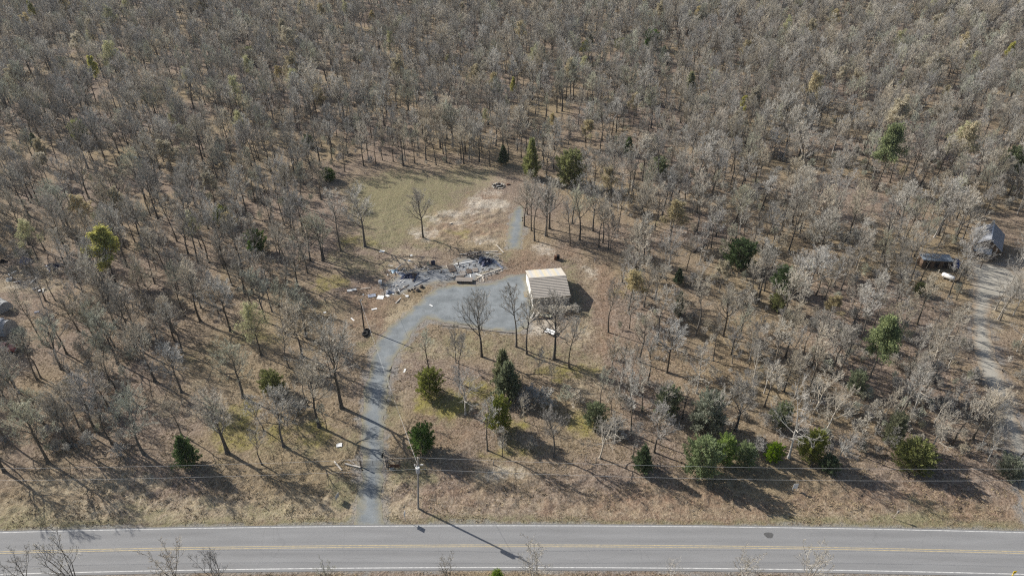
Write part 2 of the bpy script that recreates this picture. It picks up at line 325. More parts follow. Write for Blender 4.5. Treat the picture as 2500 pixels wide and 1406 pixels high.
# ground shader
def ground_material():
    m = bpy.data.materials.new('leaf_litter_ground'); m.use_nodes = True; nt = m.node_tree; L = nt.links.new
    b = nt.nodes['Principled BSDF']; b.inputs['Roughness'].default_value = 0.95; b.inputs['Specular IOR Level'].default_value = 0.1
    tc = nt.nodes.new('ShaderNodeTexCoord')
    def noise(s, det=6, rough=0.65, dist=0.0):
        n = nt.nodes.new('ShaderNodeTexNoise'); n.inputs['Scale'].default_value = s; n.inputs['Detail'].default_value = det
        n.inputs['Roughness'].default_value = rough; n.inputs['Distortion'].default_value = dist
        L(tc.outputs['Object'], n.inputs['Vector']); return n.outputs['Fac']
    def ramp(f, stops):
        r = nt.nodes.new('ShaderNodeValToRGB'); L(f, r.inputs[0]); e = r.color_ramp.elements
        e[0].position, e[0].color = stops[0][0], (*stops[0][1], 1); e[1].position, e[1].color = stops[-1][0], (*stops[-1][1], 1)
        for p, c in stops[1:-1]:
            q = e.new(p); q.color = (*c, 1)
        return r.outputs[0]
    def mixc(f, a, bb):
        x = nt.nodes.new('ShaderNodeMix'); x.data_type = 'RGBA'; L(f, x.inputs[0]); L(a, x.inputs[6]); L(bb, x.inputs[7]); return x.outputs[2]
    fine = noise(2.6, 8, 0.72); mid = noise(0.35, 5, 0.6); big = noise(0.035, 4, 0.55)
    litter = ramp(fine, [(0.32, (0.085, 0.058, 0.041)), (0.45, (0.196, 0.148, 0.112)), (0.56, (0.280, 0.220, 0.172)), (0.70, (0.46, 0.385, 0.31))])
    litter2 = ramp(fine, [(0.30, (0.12, 0.09, 0.05)), (0.46, (0.24, 0.185, 0.115)), (0.58, (0.315, 0.25, 0.16)), (0.75, (0.43, 0.36, 0.25))])
    big_r = ramp(big, [(0.42, (0, 0, 0)), (0.6, (1, 1, 1))])
    col = mixc(big_r, litter, litter2)
    a1 = nt.nodes.new('ShaderNodeAttribute'); a1.attribute_name = 'zone_a'
    a2 = nt.nodes.new('ShaderNodeAttribute'); a2.attribute_name = 'zone_b'
    s1 = nt.nodes.new('ShaderNodeSeparateColor'); L(a1.outputs['Color'], s1.inputs[0])
    s2 = nt.nodes.new('ShaderNodeSeparateColor'); L(a2.outputs['Color'], s2.inputs[0])
    def brk(f, s, k=0.9):
        n = noise(s, 6, 0.7); q = nt.nodes.new('ShaderNodeMath'); q.operation = 'SUBTRACT'; L(n, q.inputs[0]); q.inputs[1].default_value = 0.5
        w = nt.nodes.new('ShaderNodeMath'); w.operation = 'MULTIPLY_ADD'; L(q.outputs[0], w.inputs[0]); w.inputs[1].default_value = 3.0; L(f, w.inputs[2])
        # noise breaks up only where the zone is present
        z = nt.nodes.new('ShaderNodeMath'); z.operation = 'MULTIPLY'; z.use_clamp = True; L(w.outputs[0], z.inputs[0])
        g = nt.nodes.new('ShaderNodeMapRange'); g.inputs[1].default_value = 0.0; g.inputs[2].default_value = 0.35; L(f, g.inputs[0]); L(g.outputs[0], z.inputs[1])
        y = nt.nodes.new('ShaderNodeMath'); y.operation = 'MULTIPLY'; L(z.outputs[0], y.inputs[0]); y.inputs[1].default_value = k; return y.outputs[0]
    rustc = ramp(fine, [(0.3, (0.10, 0.062, 0.042)), (0.48, (0.225, 0.153, 0.106)), (0.7, (0.39, 0.295, 0.215))])
    strawc = ramp(fine, [(0.28, (0.20, 0.155, 0.10)), (0.48, (0.37, 0.305, 0.205)), (0.7, (0.52, 0.445, 0.325))])
    grassc = ramp(fine, [(0.28, (0.10, 0.10, 0.05)), (0.48, (0.205, 0.19, 0.105)), (0.72, (0.32, 0.29, 0.175))])
    mossc = ramp(fine, [(0.28, (0.11, 0.095, 0.03)), (0.5, (0.24, 0.21, 0.065)), (0.72, (0.34, 0.29, 0.12))])
    palec = ramp(fine, [(0.3, (0.30, 0.255, 0.20)), (0.5, (0.47, 0.42, 0.345)), (0.7, (0.62, 0.56, 0.47))])
    gravc = ramp(noise(6, 6), [(0.3, (0.20, 0.195, 0.18)), (0.7, (0.33, 0.325, 0.31))])
    col = mixc(brk(s1.outputs[2], 0.5), col, rustc)
    col = mixc(brk(s1.outputs[1], 0.45), col, strawc)
    col = mixc(brk(s1.outputs[0], 0.55, .78), col, grassc)
    col = mixc(brk(s2.outputs[2], 0.4, .95), col, mossc)
    col = mixc(brk(s2.outputs[1], 1.0, .95), col, palec)
    col = mixc(brk(s2.outputs[0], 0.8, .75), col, gravc)
    spk = noise(1.1, 9, 0.8)                   # scattered dark leaf clumps
    col = mixc(ramp(spk, [(0.36, (0.8, 0.8, 0.8)), (0.46, (0, 0, 0))]), col, ramp(fine, [(0.3, (0.07, 0.05, 0.036)), (0.7, (0.16, 0.12, 0.09))]))
    L(col, b.inputs['Base Color'])
    bp = nt.nodes.new('ShaderNodeBump'); bp.inputs['Strength'].default_value = 1.0; bp.inputs['Distance'].default_value = 0.30
    L(fine, bp.inputs['Height']); L(bp.outputs[0], b.inputs['Normal'])
    return m
M['ground'] = ground_material()
g = link('ground', np_mesh('ground', V, F, M['ground'], True, {
    'zone_a': ('FLOAT_COLOR', np.stack([grass, straw, rust, one], 1)),
    'zone_b': ('FLOAT_COLOR', np.stack([gravel, pale, moss, one], 1))}))
tag(g, 'brown leaf littered ground with grassy and straw coloured patches', kind='structure')

# ------------------------------------------------------------------ road, driveway and gravel sheets
def sheet_material(name, c_dark, c_light, edge_c, streak=False):
    m = bpy.data.materials.new(name); m.use_nodes = True; nt = m.node_tree; L = nt.links.new
    b = nt.nodes['Principled BSDF']; b.inputs['Roughness'].default_value = 0.9; b.inputs['Specular IOR Level'].default_value = 0.2
    tc = nt.nodes.new('ShaderNodeTexCoord'); mp = nt.nodes.new('ShaderNodeMapping'); L(tc.outputs['Object'], mp.inputs[0])
    if streak: mp.inputs['Scale'].default_value = (0.12, 1.0, 1.0)
    n1 = nt.nodes.new('ShaderNodeTexNoise'); n1.inputs['Scale'].default_value = 0.7 if streak else 0.42; n1.inputs['Detail'].default_value = 6; n1.inputs['Roughness'].default_value = .6
    n2 = nt.nodes.new('ShaderNodeTexNoise'); n2.inputs['Scale'].default_value = 5.0; n2.inputs['Detail'].default_value = 8; n2.inputs['Roughness'].default_value = .75
    L(mp.outputs[0], n1.inputs['Vector']); L(tc.outputs['Object'], n2.inputs['Vector'])
    av = nt.nodes.new('ShaderNodeMath'); av.operation = 'MULTIPLY_ADD'; L(n2.outputs['Fac'], av.inputs[0]); av.inputs[1].default_value = 0.45
    hm = nt.nodes.new('ShaderNodeMath'); hm.operation = 'MULTIPLY'; hm.inputs[1].default_value = 0.55; L(n1.outputs['Fac'], hm.inputs[0]); L(hm.outputs[0], av.inputs[2])
    r = nt.nodes.new('ShaderNodeValToRGB'); L(av.outputs[0], r.inputs[0]); e = r.color_ramp.elements
    e[0].position = .34; e[0].color = (*c_dark, 1); e[1].position = .66; e[1].color = (*c_light, 1)
    col = r.outputs[0]
    if edge_c:
        a = nt.nodes.new('ShaderNodeAttribute'); a.attribute_name = 'edge'
        s = nt.nodes.new('ShaderNodeMath'); s.operation = 'MULTIPLY_ADD'; L(n1.outputs['Fac'], s.inputs[0]); s.inputs[1].default_value = -3.2
        s.inputs[2].default_value = 1.45
        ad = nt.nodes.new('ShaderNodeMath'); ad.operation = 'ADD'; L(s.outputs[0], ad.inputs[0]); L(a.outputs['Fac'], ad.inputs[1])
        s3 = nt.nodes.new('ShaderNodeMath'); s3.operation = 'MULTIPLY_ADD'; L(n2.outputs['Fac'], s3.inputs[0]); s3.inputs[1].default_value = 1.6; L(ad.outputs[0], s3.inputs[2])
        mr = nt.nodes.new('ShaderNodeMapRange'); mr.inputs[1].default_value = 0.35; mr.inputs[2].default_value = 1.9; L(s3.outputs[0], mr.inputs[0])
        r2 = nt.nodes.new('ShaderNodeValToRGB'); L(n2.outputs['Fac'], r2.inputs[0]); q = r2.color_ramp.elements
        q[0].position = .3; q[0].color = (*[c * .55 for c in edge_c], 1); q[1].position = .7; q[1].color = (*[c * 1.25 for c in edge_c], 1)
        x = nt.nodes.new('ShaderNodeMix'); x.data_type = 'RGBA'; L(mr.outputs[0], x.inputs[0]); L(r2.outputs[0], x.inputs[6]); L(col, x.inputs[7]); col = x.outputs[2]
    L(col, b.inputs['Base Color'])
    bp = nt.nodes.new('ShaderNodeBump'); bp.inputs['Strength'].default_value = 0.35; bp.inputs['Distance'].default_value = 0.05
    L(n2.outputs['Fac'], bp.inputs['Height']); L(bp.outputs[0], b.inputs['Normal'])
    return m
M['asphalt'] = sheet_material('worn_asphalt', (0.200, 0.198, 0.196), (0.268, 0.266, 0.262), None, True)
M['gravel'] = sheet_material('grey_gravel', (0.118, 0.130, 0.134), (0.275, 0.295, 0.302), (0.27, 0.235, 0.15))
M['slab'] = sheet_material('rubble_pad', (0.135, 0.14, 0.143), (0.30, 0.31, 0.315), (0.27, 0.225, 0.15))
M['pale_gravel'] = sheet_material('pale_gravel', (0.25, 0.232, 0.195), (0.41, 0.385, 0.33), (0.30, 0.225, 0.15))
M['line_white'] = mat('white_line_paint', (0.64, 0.63, 0.60), (0.34, 0.335, 0.325), 2.2, detail=9)
M['line_yellow'] = mat('yellow_line_paint', (0.52, 0.42, 0.24), (0.29, 0.26, 0.20), 2.2, detail=9)
M['tar'] = mat('dark_oval_patch', (0.12, 0.118, 0.115), (0.075, 0.074, 0.072), 5)

def sheet(name, P, res, z, material, label):
    lo, hi = P.min(0) - 1, P.max(0) + 1
    a = np.arange(lo[0], hi[0], res); b = np.arange(lo[1], hi[1], res); A, B = np.meshgrid(a, b); x, y = A.ravel(), B.ravel()
    f = lambda x, y: sdist(x, y, P) - .15 + (fbm(x, y, 1.6, 3, 41) - 0.5) * 1.1
    d = f(x, y); e = 0.05
    gxx = (f(x + e, y) - f(x - e, y)) / (2 * e); gyy = (f(x, y + e) - f(x, y - e)) / (2 * e)
    gl = np.hypot(gxx, gyy) + 1e-6; out = d < 0
    mv = np.where(out, np.clip(-d / gl, 0, res * 1.3), 0); x2 = x + gxx / gl * mv; y2 = y + gyy / gl * mv
    n, m = len(a), len(b); I = np.arange(n * m).reshape(m, n)
    Q = np.stack([I[:-1, :-1], I[:-1, 1:], I[1:, 1:], I[1:, :-1]], -1).reshape(-1, 4)
    Q = Q[(d[Q] > 0).any(1)]
    used, inv = np.unique(Q, return_inverse=True); Q = inv.reshape(-1, 4)
    Vv = np.stack([x2, y2, np.full_like(x2, z)], 1)[used]
    o = link(name, np_mesh(name, Vv, Q, material, True, {'edge': ('FLOAT', np.maximum(d, 0)[used])}))
    return tag(o, label, kind='structure')
sheet('driveway', PP['DRIVE'], 0.4, 0.006, M['gravel'], 'grey gravel driveway curving from the road to the parking pad')
sheet('gravel_pad', PP['SLAB'], 0.4, 0.012, M['slab'], 'grey pad of the demolished house strewn with rubble')
sheet('gravel_strip', PP['STRIP'], 0.4, 0.006, M['gravel'], 'narrow grey gravel strip at the edge of the clearing')
sheet('side_driveway', PP['EASTDRIVE'], 0.45, 0.006, M['pale_gravel'], 'pale gravel lane leading to the grey roofed house')

def wear(m):
    # wheel paths polished a little darker, oil streak between them, and a few hairline cracks
    nt = m.node_tree; L = nt.links.new; b = nt.nodes['Principled BSDF']; src = b.inputs['Base Color'].links[0].from_socket
    a = nt.nodes.new('ShaderNodeAttribute'); a.attribute_name = 'across'
    mr = nt.nodes.new('ShaderNodeMapRange'); mr.inputs[1].default_value = 52.3; mr.inputs[2].default_value = 59.4; L(a.outputs['Fac'], mr.inputs[0])
    r = nt.nodes.new('ShaderNodeValToRGB'); L(mr.outputs[0], r.inputs[0]); e = r.color_ramp.elements
    st = [(0, .80), (.05, 1.0), (.15, .93), (.25, 1.03), (.37, .92), (.48, 1.04), (.52, 1.04), (.63, .92), (.75, 1.02), (.85, .93), (.95, 1.0), (1, .82)]
    e[0].color = (st[0][1],) * 3 + (1,); e[1].color = (st[-1][1],) * 3 + (1,)
    for p, v in st[1:-1]: q = e.new(p); q.color = (v, v, v, 1)
    x = nt.nodes.new('ShaderNodeMix'); x.data_type = 'RGBA'; x.blend_type = 'MULTIPLY'; x.inputs[0].default_value = 1; L(src, x.inputs[6]); L(r.outputs[0], x.inputs[7])
    tc = nt.nodes.new('ShaderNodeTexCoord'); n = nt.nodes.new('ShaderNodeTexNoise'); n.inputs['Scale'].default_value = .5; n.inputs['Detail'].default_value = 6; L(tc.outputs['Object'], n.inputs['Vector'])
    ad = nt.nodes.new('ShaderNodeMix'); ad.data_type = 'RGBA'; ad.blend_type = 'ADD'; ad.inputs[0].default_value = 1.6; L(tc.outputs['Object'], ad.inputs[6]); L(n.outputs['Color'], ad.inputs[7])
    v = nt.nodes.new('ShaderNodeTexVoronoi'); v.feature = 'DISTANCE_TO_EDGE'; v.inputs['Scale'].default_value = .11; L(ad.outputs[2], v.inputs['Vector'])
    c = nt.nodes.new('ShaderNodeMapRange'); c.inputs[1].default_value = 0.0; c.inputs[2].default_value = .006; c.inputs[3].default_value = .90; c.inputs[4].default_value = 1.0; L(v.outputs['Distance'], c.inputs[0])
    y = nt.nodes.new('ShaderNodeMix'); y.data_type = 'RGBA'; y.blend_type = 'MULTIPLY'; y.inputs[0].default_value = 1; L(x.outputs[2], y.inputs[6]); L(c.outputs[0], y.inputs[7]); L(y.outputs[2], b.inputs['Base Color'])
wear(M['asphalt'])
def ribbon(name, off0, off1, z, material, label, x0=-420, x1=420):
    xs = np.arange(x0, x1 + 1, 3.0); c = road_y(xs)
    Vv = np.concatenate([np.stack([xs, c + off0, np.full_like(xs, z)], 1), np.stack([xs, c + off1, np.full_like(xs, z)], 1)])
    at_ = {'across': ('FLOAT', np.concatenate([np.full_like(xs, off0), np.full_like(xs, off1)]))}
    n = len(xs); i = np.arange(n - 1); Q = np.stack([i, i + 1, n + i + 1, n + i], 1)
    return tag(link(name, np_mesh(name, Vv, Q, material, False, at_)), label, kind='structure')
ribbon('road', ROAD_S, ROAD_N, 0.012, M['asphalt'], 'grey two lane asphalt road across the front')
ribbon('edge_line', 59.12, 59.25, 0.017, M['line_white'], 'white edge line on the far side of the road')
ribbon('edge_line', 52.70, 52.84, 0.017, M['line_white'], 'white edge line on the near side of the road')
ribbon('centre_line', 56.10, 56.22, 0.017, M['line_yellow'], 'upper of the two yellow centre lines')
ribbon('centre_line', 55.82, 55.94, 0.017, M['line_yellow'], 'lower of the two yellow centre lines')
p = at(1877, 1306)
mb = MB(); mb.quad(*[(p.x + 0.62 * math.cos(t) * (1 + .18 * math.sin(3 * t)), p.y + 0.52 * math.sin(t) * (1 + .12 * math.cos(2 * t)), 0.017) for t in np.linspace(0, 6.283, 25)[:-1]])  # flat dark rounded outline just above the far lane
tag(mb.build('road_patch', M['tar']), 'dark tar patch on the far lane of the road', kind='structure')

# ------------------------------------------------------------------ trees: meshes
def frusta(segs, n):
    """segments (p0,p1,r0,r1) -> one batch of n-sided tapering prisms"""
    S = np.array(segs, dtype=np.float64); P0, P1, r0, r1 = S[:, 0:3], S[:, 3:6], S[:, 6], S[:, 7]
    d = P1 - P0; d /= np.linalg.norm(d, axis=1, keepdims=True) + 1e-9
    ref = np.where(np.abs(d[:, 2:3]) > 0.9, np.array([[1.0, 0, 0]]), np.array([[0, 0, 1.0]]))
    a = np.cross(d, ref); a /= np.linalg.norm(a, axis=1, keepdims=True) + 1e-9; b = np.cross(a, d)
    N = len(S); Vv = np.zeros((N, 2, n, 3))
    for k in range(n):
        t = 2 * math.pi * k / n; o = a * math.cos(t) + b * math.sin(t)
        Vv[:, 0, k] = P0 + o * r0[:, None]; Vv[:, 1, k] = P1 + o * r1[:, None]
    base = (np.arange(N) * 2 * n)[:, None]
    Fq = np.concatenate([base + np.array([[k, (k + 1) % n, n + (k + 1) % n, n + k]]) for k in range(n)])
    return Vv.reshape(-1, 3), Fq
def join_np(parts):
    Vs, Fs, k = [], [], 0
    for v, f in parts: Vs.append(v); Fs.append(f + k); k += len(v)
    return np.concatenate(Vs), np.concatenate(Fs)
def nrm(v):
    l = math.sqrt(v[0] * v[0] + v[1] * v[1] + v[2] * v[2]) + 1e-9; return (v[0] / l, v[1] / l, v[2] / l)
def perp_turn(d, ang, az):
    ref = (0, 0, 1) if abs(d[2]) < 0.9 else (1, 0, 0)
    a = nrm((d[1] * ref[2] - d[2] * ref[1], d[2] * ref[0] - d[0] * ref[2], d[0] * ref[1] - d[1] * ref[0]))
    b = (a[1] * d[2] - a[2] * d[1], a[2] * d[0] - a[0] * d[2], a[0] * d[1] - a[1] * d[0])
    c, s = math.cos(ang), math.sin(ang); ca, sa = math.cos(az), math.sin(az)
    return nrm(tuple(d[i] * c + (a[i] * ca + b[i] * sa) * s for i in range(3)))
def tree_mesh(seed, H=12.0, r0=0.2, first=0.38, nl=13, spread=4.6, el=(30, 68), wob=0.10, sub=7, twig=7, fine=3, stems=1, leader=1.0, lean=0.04, dens=1.0, thick=1.0, taper=.62, fan=.16):
    """returns (trunk segs, crown big segs, crown twig segs, twig tips)"""
    rg = random.Random(seed); tr, big, tw, tips = [], [], [], []
    def seg(lst, p, q, a, b): lst.append((*p, *q, a, b))
    def grow(p, d, L, r, lev):
        ns = (5, 3, 2, 1)[lev]; pts = [p]; dirs = []; sl = L / ns
        for i in range(ns):
            d = nrm((d[0] + rg.gauss(0, wob), d[1] + rg.gauss(0, wob), d[2] + rg.gauss(0, wob) + (0.12, 0.13, 0.16, 0.10)[lev]))
            q = (p[0] + d[0] * sl, p[1] + d[1] * sl, p[2] + d[2] * sl)
            a = r * (1 - 0.8 * i / ns); b = r * (1 - 0.8 * (i + 1) / ns)
            seg(big if lev < 2 else tw, p, q, max(a, .0135 * thick), max(b, .0105 * thick)); p = q; pts.append(p); dirs.append(d)
        if lev == 3: tips.append(p); return
        nc = (sub, twig, fine)[lev]
        for k in range(nc):
            if rg.random() > dens: continue
            s = (0.18, 0.15, 0.25)[lev] + (0.82, 0.85, 0.75)[lev] * (k + rg.random()) / nc; s = min(s, .999)
            i = int(s * ns); f = s * ns - i; q = tuple(pts[i][j] + (pts[i + 1][j] - pts[i][j]) * f for j in range(3))
            cdn = perp_turn(dirs[i], R(rg.uniform(20, 52)), rg.uniform(0, 6.283))
            grow(q, cdn, L * (0.52, 0.50, 0.55)[lev] * (1.15 - 0.6 * s) * rg.uniform(.7, 1.25), r * (0.5, 0.42, 0.5)[lev] * (1.1 - .5 * s), lev + 1)
    for st in range(stems):
        az0 = rg.uniform(0, 6.283) if stems == 1 else st * 6.283 / stems + rg.uniform(-.4, .4); ln = lean if stems == 1 else rg.uniform(.3, 1.2) * fan
        d = nrm((math.cos(az0) * ln, math.sin(az0) * ln, 1)); p = (math.cos(az0) * .2 * (stems > 1), math.sin(az0) * .2 * (stems > 1), -0.15)
        Ht = H * leader * rg.uniform(.93, 1.0); ns = 12; pts = [p]; rad = []
        for i in range(ns):
            w = .035 if i < 5 else .09
            d = nrm((d[0] + rg.gauss(0, w), d[1] + rg.gauss(0, w), d[2] + .12)); p = tuple(p[j] + d[j] * Ht / ns for j in range(3)); pts.append(p)
        rad = [r0 * (1 - .93 * (i / ns)) * (1.5 if i == 0 else 1.0) for i in range(ns + 1)]
        for i in range(ns): seg(tr, pts[i], pts[i + 1], rad[i], rad[i + 1])
        for k in range(nl):
            t = first + (0.985 - first) * ((k + rg.random() * .8) / nl) ** 0.9; i = min(int(t * ns), ns - 1); f = t * ns - i
            q = tuple(pts[i][j] + (pts[i + 1][j] - pts[i][j]) * f for j in range(3)); rl = (t - first) / (1 - first)
            az = k * 2.4 + rg.uniform(-.6, .6); e = R(el[0] + (el[1] - el[0]) * rl + rg.uniform(-9, 9))
            L = spread * (1 - taper * rl) * rg.uniform(.72, 1.15)
            grow(q, (math.cos(az) * math.cos(e), math.sin(az) * math.cos(e), math.sin(e)), L, (rad[i] * .60 + .014), 0)
    return tr, big, tw, tips
def leaf_tris(centres, n_each, spread, size, rg, up=0.3):
    C = np.repeat(np.asarray(centres), n_each, 0); N = len(C)
    C = C + rg.normal(0, spread, (N, 3))
    d = rg.normal(0, 1, (N, 3)); d[:, 2] += up; d /= np.linalg.norm(d, axis=1, keepdims=True)
    e = np.cross(d, rg.normal(0, 1, (N, 3))); e /= np.linalg.norm(e, axis=1, keepdims=True) + 1e-9
    s = size * rg.uniform(.6, 1.3, (N, 1))
    Vv = np.stack([C - e * s * .5, C + e * s * .5, C + d * s], 1).reshape(-1, 3)
    return Vv, np.arange(N * 3).reshape(-1, 3), np.repeat(rg.uniform(0, 1, N), 3)
def build_variant(seed, bark='bark', twig_mat='twig', limb='limb', **kw):
    tr, big, tw, tips = tree_mesh(seed, **kw)
    v, f = frusta(tr, 7); tm = np_mesh('trunk', v, f, M[bark], True)
    parts = [frusta(big, 4), frusta(tw, 3)]; v, f = join_np(parts); cm = np_mesh('crown', v, f, M[limb or bark]); cm.materials.append(M[twig_mat])
    cm.polygons.foreach_set('material_index', (np.arange(len(f)) >= len(parts[0][1])).astype(np.int32))
    return dict(trunk=tm, crown=cm, tips=tips, H=kw.get('H', 12.0))
BARE = {'oak': [], 'slim': [], 'young': [], 'pale': []}
for s in range(6):
    BARE['oak'].append(build_variant(100 + s, H=11.6, r0=.23, first=.36 + .03 * (s % 3), nl=13 + s % 3, spread=4.5 + .22 * s, el=(30, 72), twig=7, fine=3, taper=.45, leader=.93))
for s in range(5):
    BARE['slim'].append(build_variant(200 + s, H=12.0, r0=.165, first=.48, nl=13, spread=3.1 + .2 * s, el=(36, 72), sub=6, twig=6, fine=3, taper=.5))
for s in range(3):
    BARE['young'].append(build_variant(300 + s, H=7.0, r0=.075, first=.30, nl=13, spread=2.2, el=(35, 65), sub=6, twig=6, fine=3, wob=.16))
for s in range(3):
    BARE['pale'].append(build_variant(400 + s, 'pale_bark', 'pale_twig', 'pale_bark', H=12.0, r0=.17, first=.25, nl=13, spread=4.6, el=(25, 65), sub=6, twig=5, fine=3, wob=.17, lean=.12, thick=1.05, taper=.5))
BARE['fork'] = [build_variant(450 + s, *(('bark', 'twig', 'limb'), ('pale_bark', 'pale_twig', 'pale_twig'))[s % 2], H=7.0, r0=.05, first=.12, nl=6, spread=2.6, el=(40, 74), sub=4, twig=4, fine=2, wob=.09, taper=.5, stems=5, fan=.42) for s in range(4)]
SHRUB = []
for s in range(4):
    tr, big, tw, tips = tree_mesh(500 + s, H=2.6, r0=.03, first=.12, nl=7, spread=1.5, el=(35, 75), sub=5, twig=5, fine=2, stems=5, wob=.2)
    v, f = join_np([frusta(tr, 3), frusta(big, 3), frusta(tw, 3)]); SHRUB.append(np_mesh('stems', v, f, M['twig']))

def foliage_mesh(name, V_, F_, tone, material):
    return np_mesh(name, V_, F_, material, False, {'tone': ('FLOAT', tone)})
def cedar_mesh(seed, shape):
    """ragged crown of many upswept plumes of small sprays, 5 m tall; trunk with limbs"""
    rg = np.random.default_rng(seed); Cs, Ds, Ss, Ts = [], [], [], []
    NP = 120
    for k in range(NP):
        t = ((k + rg.uniform()) / NP) ** 1.1; az = k * 2.399 + rg.uniform(-.4, .4)
        if shape == 'cone': Rr = 1.75 * (1 - t) ** .8 * (.45 + .55 * min(1, t / .12))
        else: Rr = 2.05 * math.sqrt(max(.02, 1 - ((t - .36) / .68) ** 2))
        Rr *= (1 + .16 * math.sin(az * 2 + seed)) * rg.uniform(.60, 1.24)
        tip = np.array([math.cos(az) * Rr, math.sin(az) * Rr, .3 + t * 4.5 + Rr * .22]); root = np.array([math.cos(az) * Rr * .15, math.sin(az) * Rr * .15, .2 + t * 4.2 - Rr * .15 * (t > .2)])
        d = tip - root; L = np.linalg.norm(d); d /= L; m = int(26 + 20 * Rr)
        q = rg.uniform(.22, 1.0, m) ** .8; w = .34 * (1.06 - q) ** .6 + .03
        P = root + d * (q * L)[:, None] + rg.normal(0, 1, (m, 3)) * w[:, None] * .75
        D = d + rg.normal(0, .42, (m, 3)) + np.array([0, 0, .35]); D /= np.linalg.norm(D, axis=1, keepdims=True)
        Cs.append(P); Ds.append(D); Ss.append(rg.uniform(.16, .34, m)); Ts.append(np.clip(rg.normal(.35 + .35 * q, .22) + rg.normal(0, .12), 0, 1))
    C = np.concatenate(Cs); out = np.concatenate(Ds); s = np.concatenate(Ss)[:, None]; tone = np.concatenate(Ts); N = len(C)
    C[:, 2] = np.maximum(C[:, 2], .05)
    e = np.cross(out, rg.normal(0, 1, (N, 3))); e /= np.linalg.norm(e, axis=1, keepdims=True) + 1e-9
    Vv = np.stack([C - e * s * .28, C + e * s * .28, C + out * s], 1).reshape(-1, 3)
    tr = [(0, 0, -.1, .02, 0, 2.2, .13, .09), (.02, 0, 2.2, 0, .02, 4.4, .09, .03)]
    for k in range(16):
        z = .5 + k * .24; a = k * 2.4; L = 1.2 * (1 - k / 18); tr.append((0, 0, z, math.cos(a) * L, math.sin(a) * L, z + .4, .03, .012))
    v, f = frusta(tr, 5)
    return (Vv, np.arange(N * 3).reshape(-1, 3), np.repeat(tone, 3)), np_mesh('trunk', v, f, M['bark'], True)
def pine_mesh(seed):
    rg = random.Random(seed); nr = np.random.default_rng(seed); tr = []; cl = []
    H = 14.0; p = (0, 0, -.1)
    for i in range(10):
        q = (p[0] + rg.gauss(0, .06), p[1] + rg.gauss(0, .06), p[2] + H / 10); tr.append((*p, *q, .2 * (1 - i / 11), .2 * (1 - (i + 1) / 11))); p = q
    for k in range(34):
        t = .45 + .53 * k / 34; a = k * 2.4 + rg.uniform(-.5, .5); L = 3.0 * (1 - ((t - .45) / .6) ** 1.5) * rg.uniform(.55, 1.15) + .3
        z = H * t; q = (math.cos(a) * L, math.sin(a) * L, z + L * .25); tr.append((0, 0, z, *q, .05, .02))
        for j in range(5):
            s = rg.uniform(.4, 1.05); cl.append((q[0] * s + rg.gauss(0, .3), q[1] * s + rg.gauss(0, .3), z + (q[2] - z) * s + rg.gauss(.1, .2)))
    cl.append((0, 0, H)); v, f = frusta(tr, 6)
    return leaf_tris(cl, 50, .40, .30, nr, .8), np_mesh('trunk', v, f, M['bark'], True)
CEDAR = [cedar_mesh(1, 'cone'), cedar_mesh(2, 'cone'), cedar_mesh(3, 'egg'), cedar_mesh(4, 'egg')]
PINE = [pine_mesh(5), pine_mesh(6)]
_fol = {}
def fol(kind, i, m):
    k = (kind, i, m)
    if k not in _fol:
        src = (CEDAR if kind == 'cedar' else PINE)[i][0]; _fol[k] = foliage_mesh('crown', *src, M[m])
    return _fol[k]

# budding trees: bare branches plus a mist of small opening leaves
BUD = []
for s in range(3):
    b = build_variant(600 + s, H=11.0, r0=.16, first=.34, nl=13, spread=3.9, el=(30, 66), sub=6, twig=6, fine=2)
    rg = np.random.default_rng(60 + s); T = np.array(b['tips']); T = T[rg.permutation(len(T))[:1500]]
    b['leaf_green'] = foliage_mesh('leaves', *leaf_tris(T, 9, .26, .30, rg), M['bud_green'])
    b['leaf_tan'] = foliage_mesh('leaves', *leaf_tris(T, 4, .24, .24, rg), M['bud_tan'])
    b['leaf_pale'] = foliage_mesh('leaves', *leaf_tris(T, 3, .24, .19, rg), M['bud_pale'])
    BUD.append(b)

LANDMARK = []          # (phrase, x, y) places the labels of the bare trees refer to
def place(root, loc, H, native, wid=1.0, rz=None):
    root.location = loc; s = H / native; root.scale = (s * wid, s * wid, s); root.rotation_euler = (0, 0, random.uniform(0, 6.28) if rz is None else rz)
def ground_z(x, y): return float(relief(np.array([x]), np.array([y]))[0])

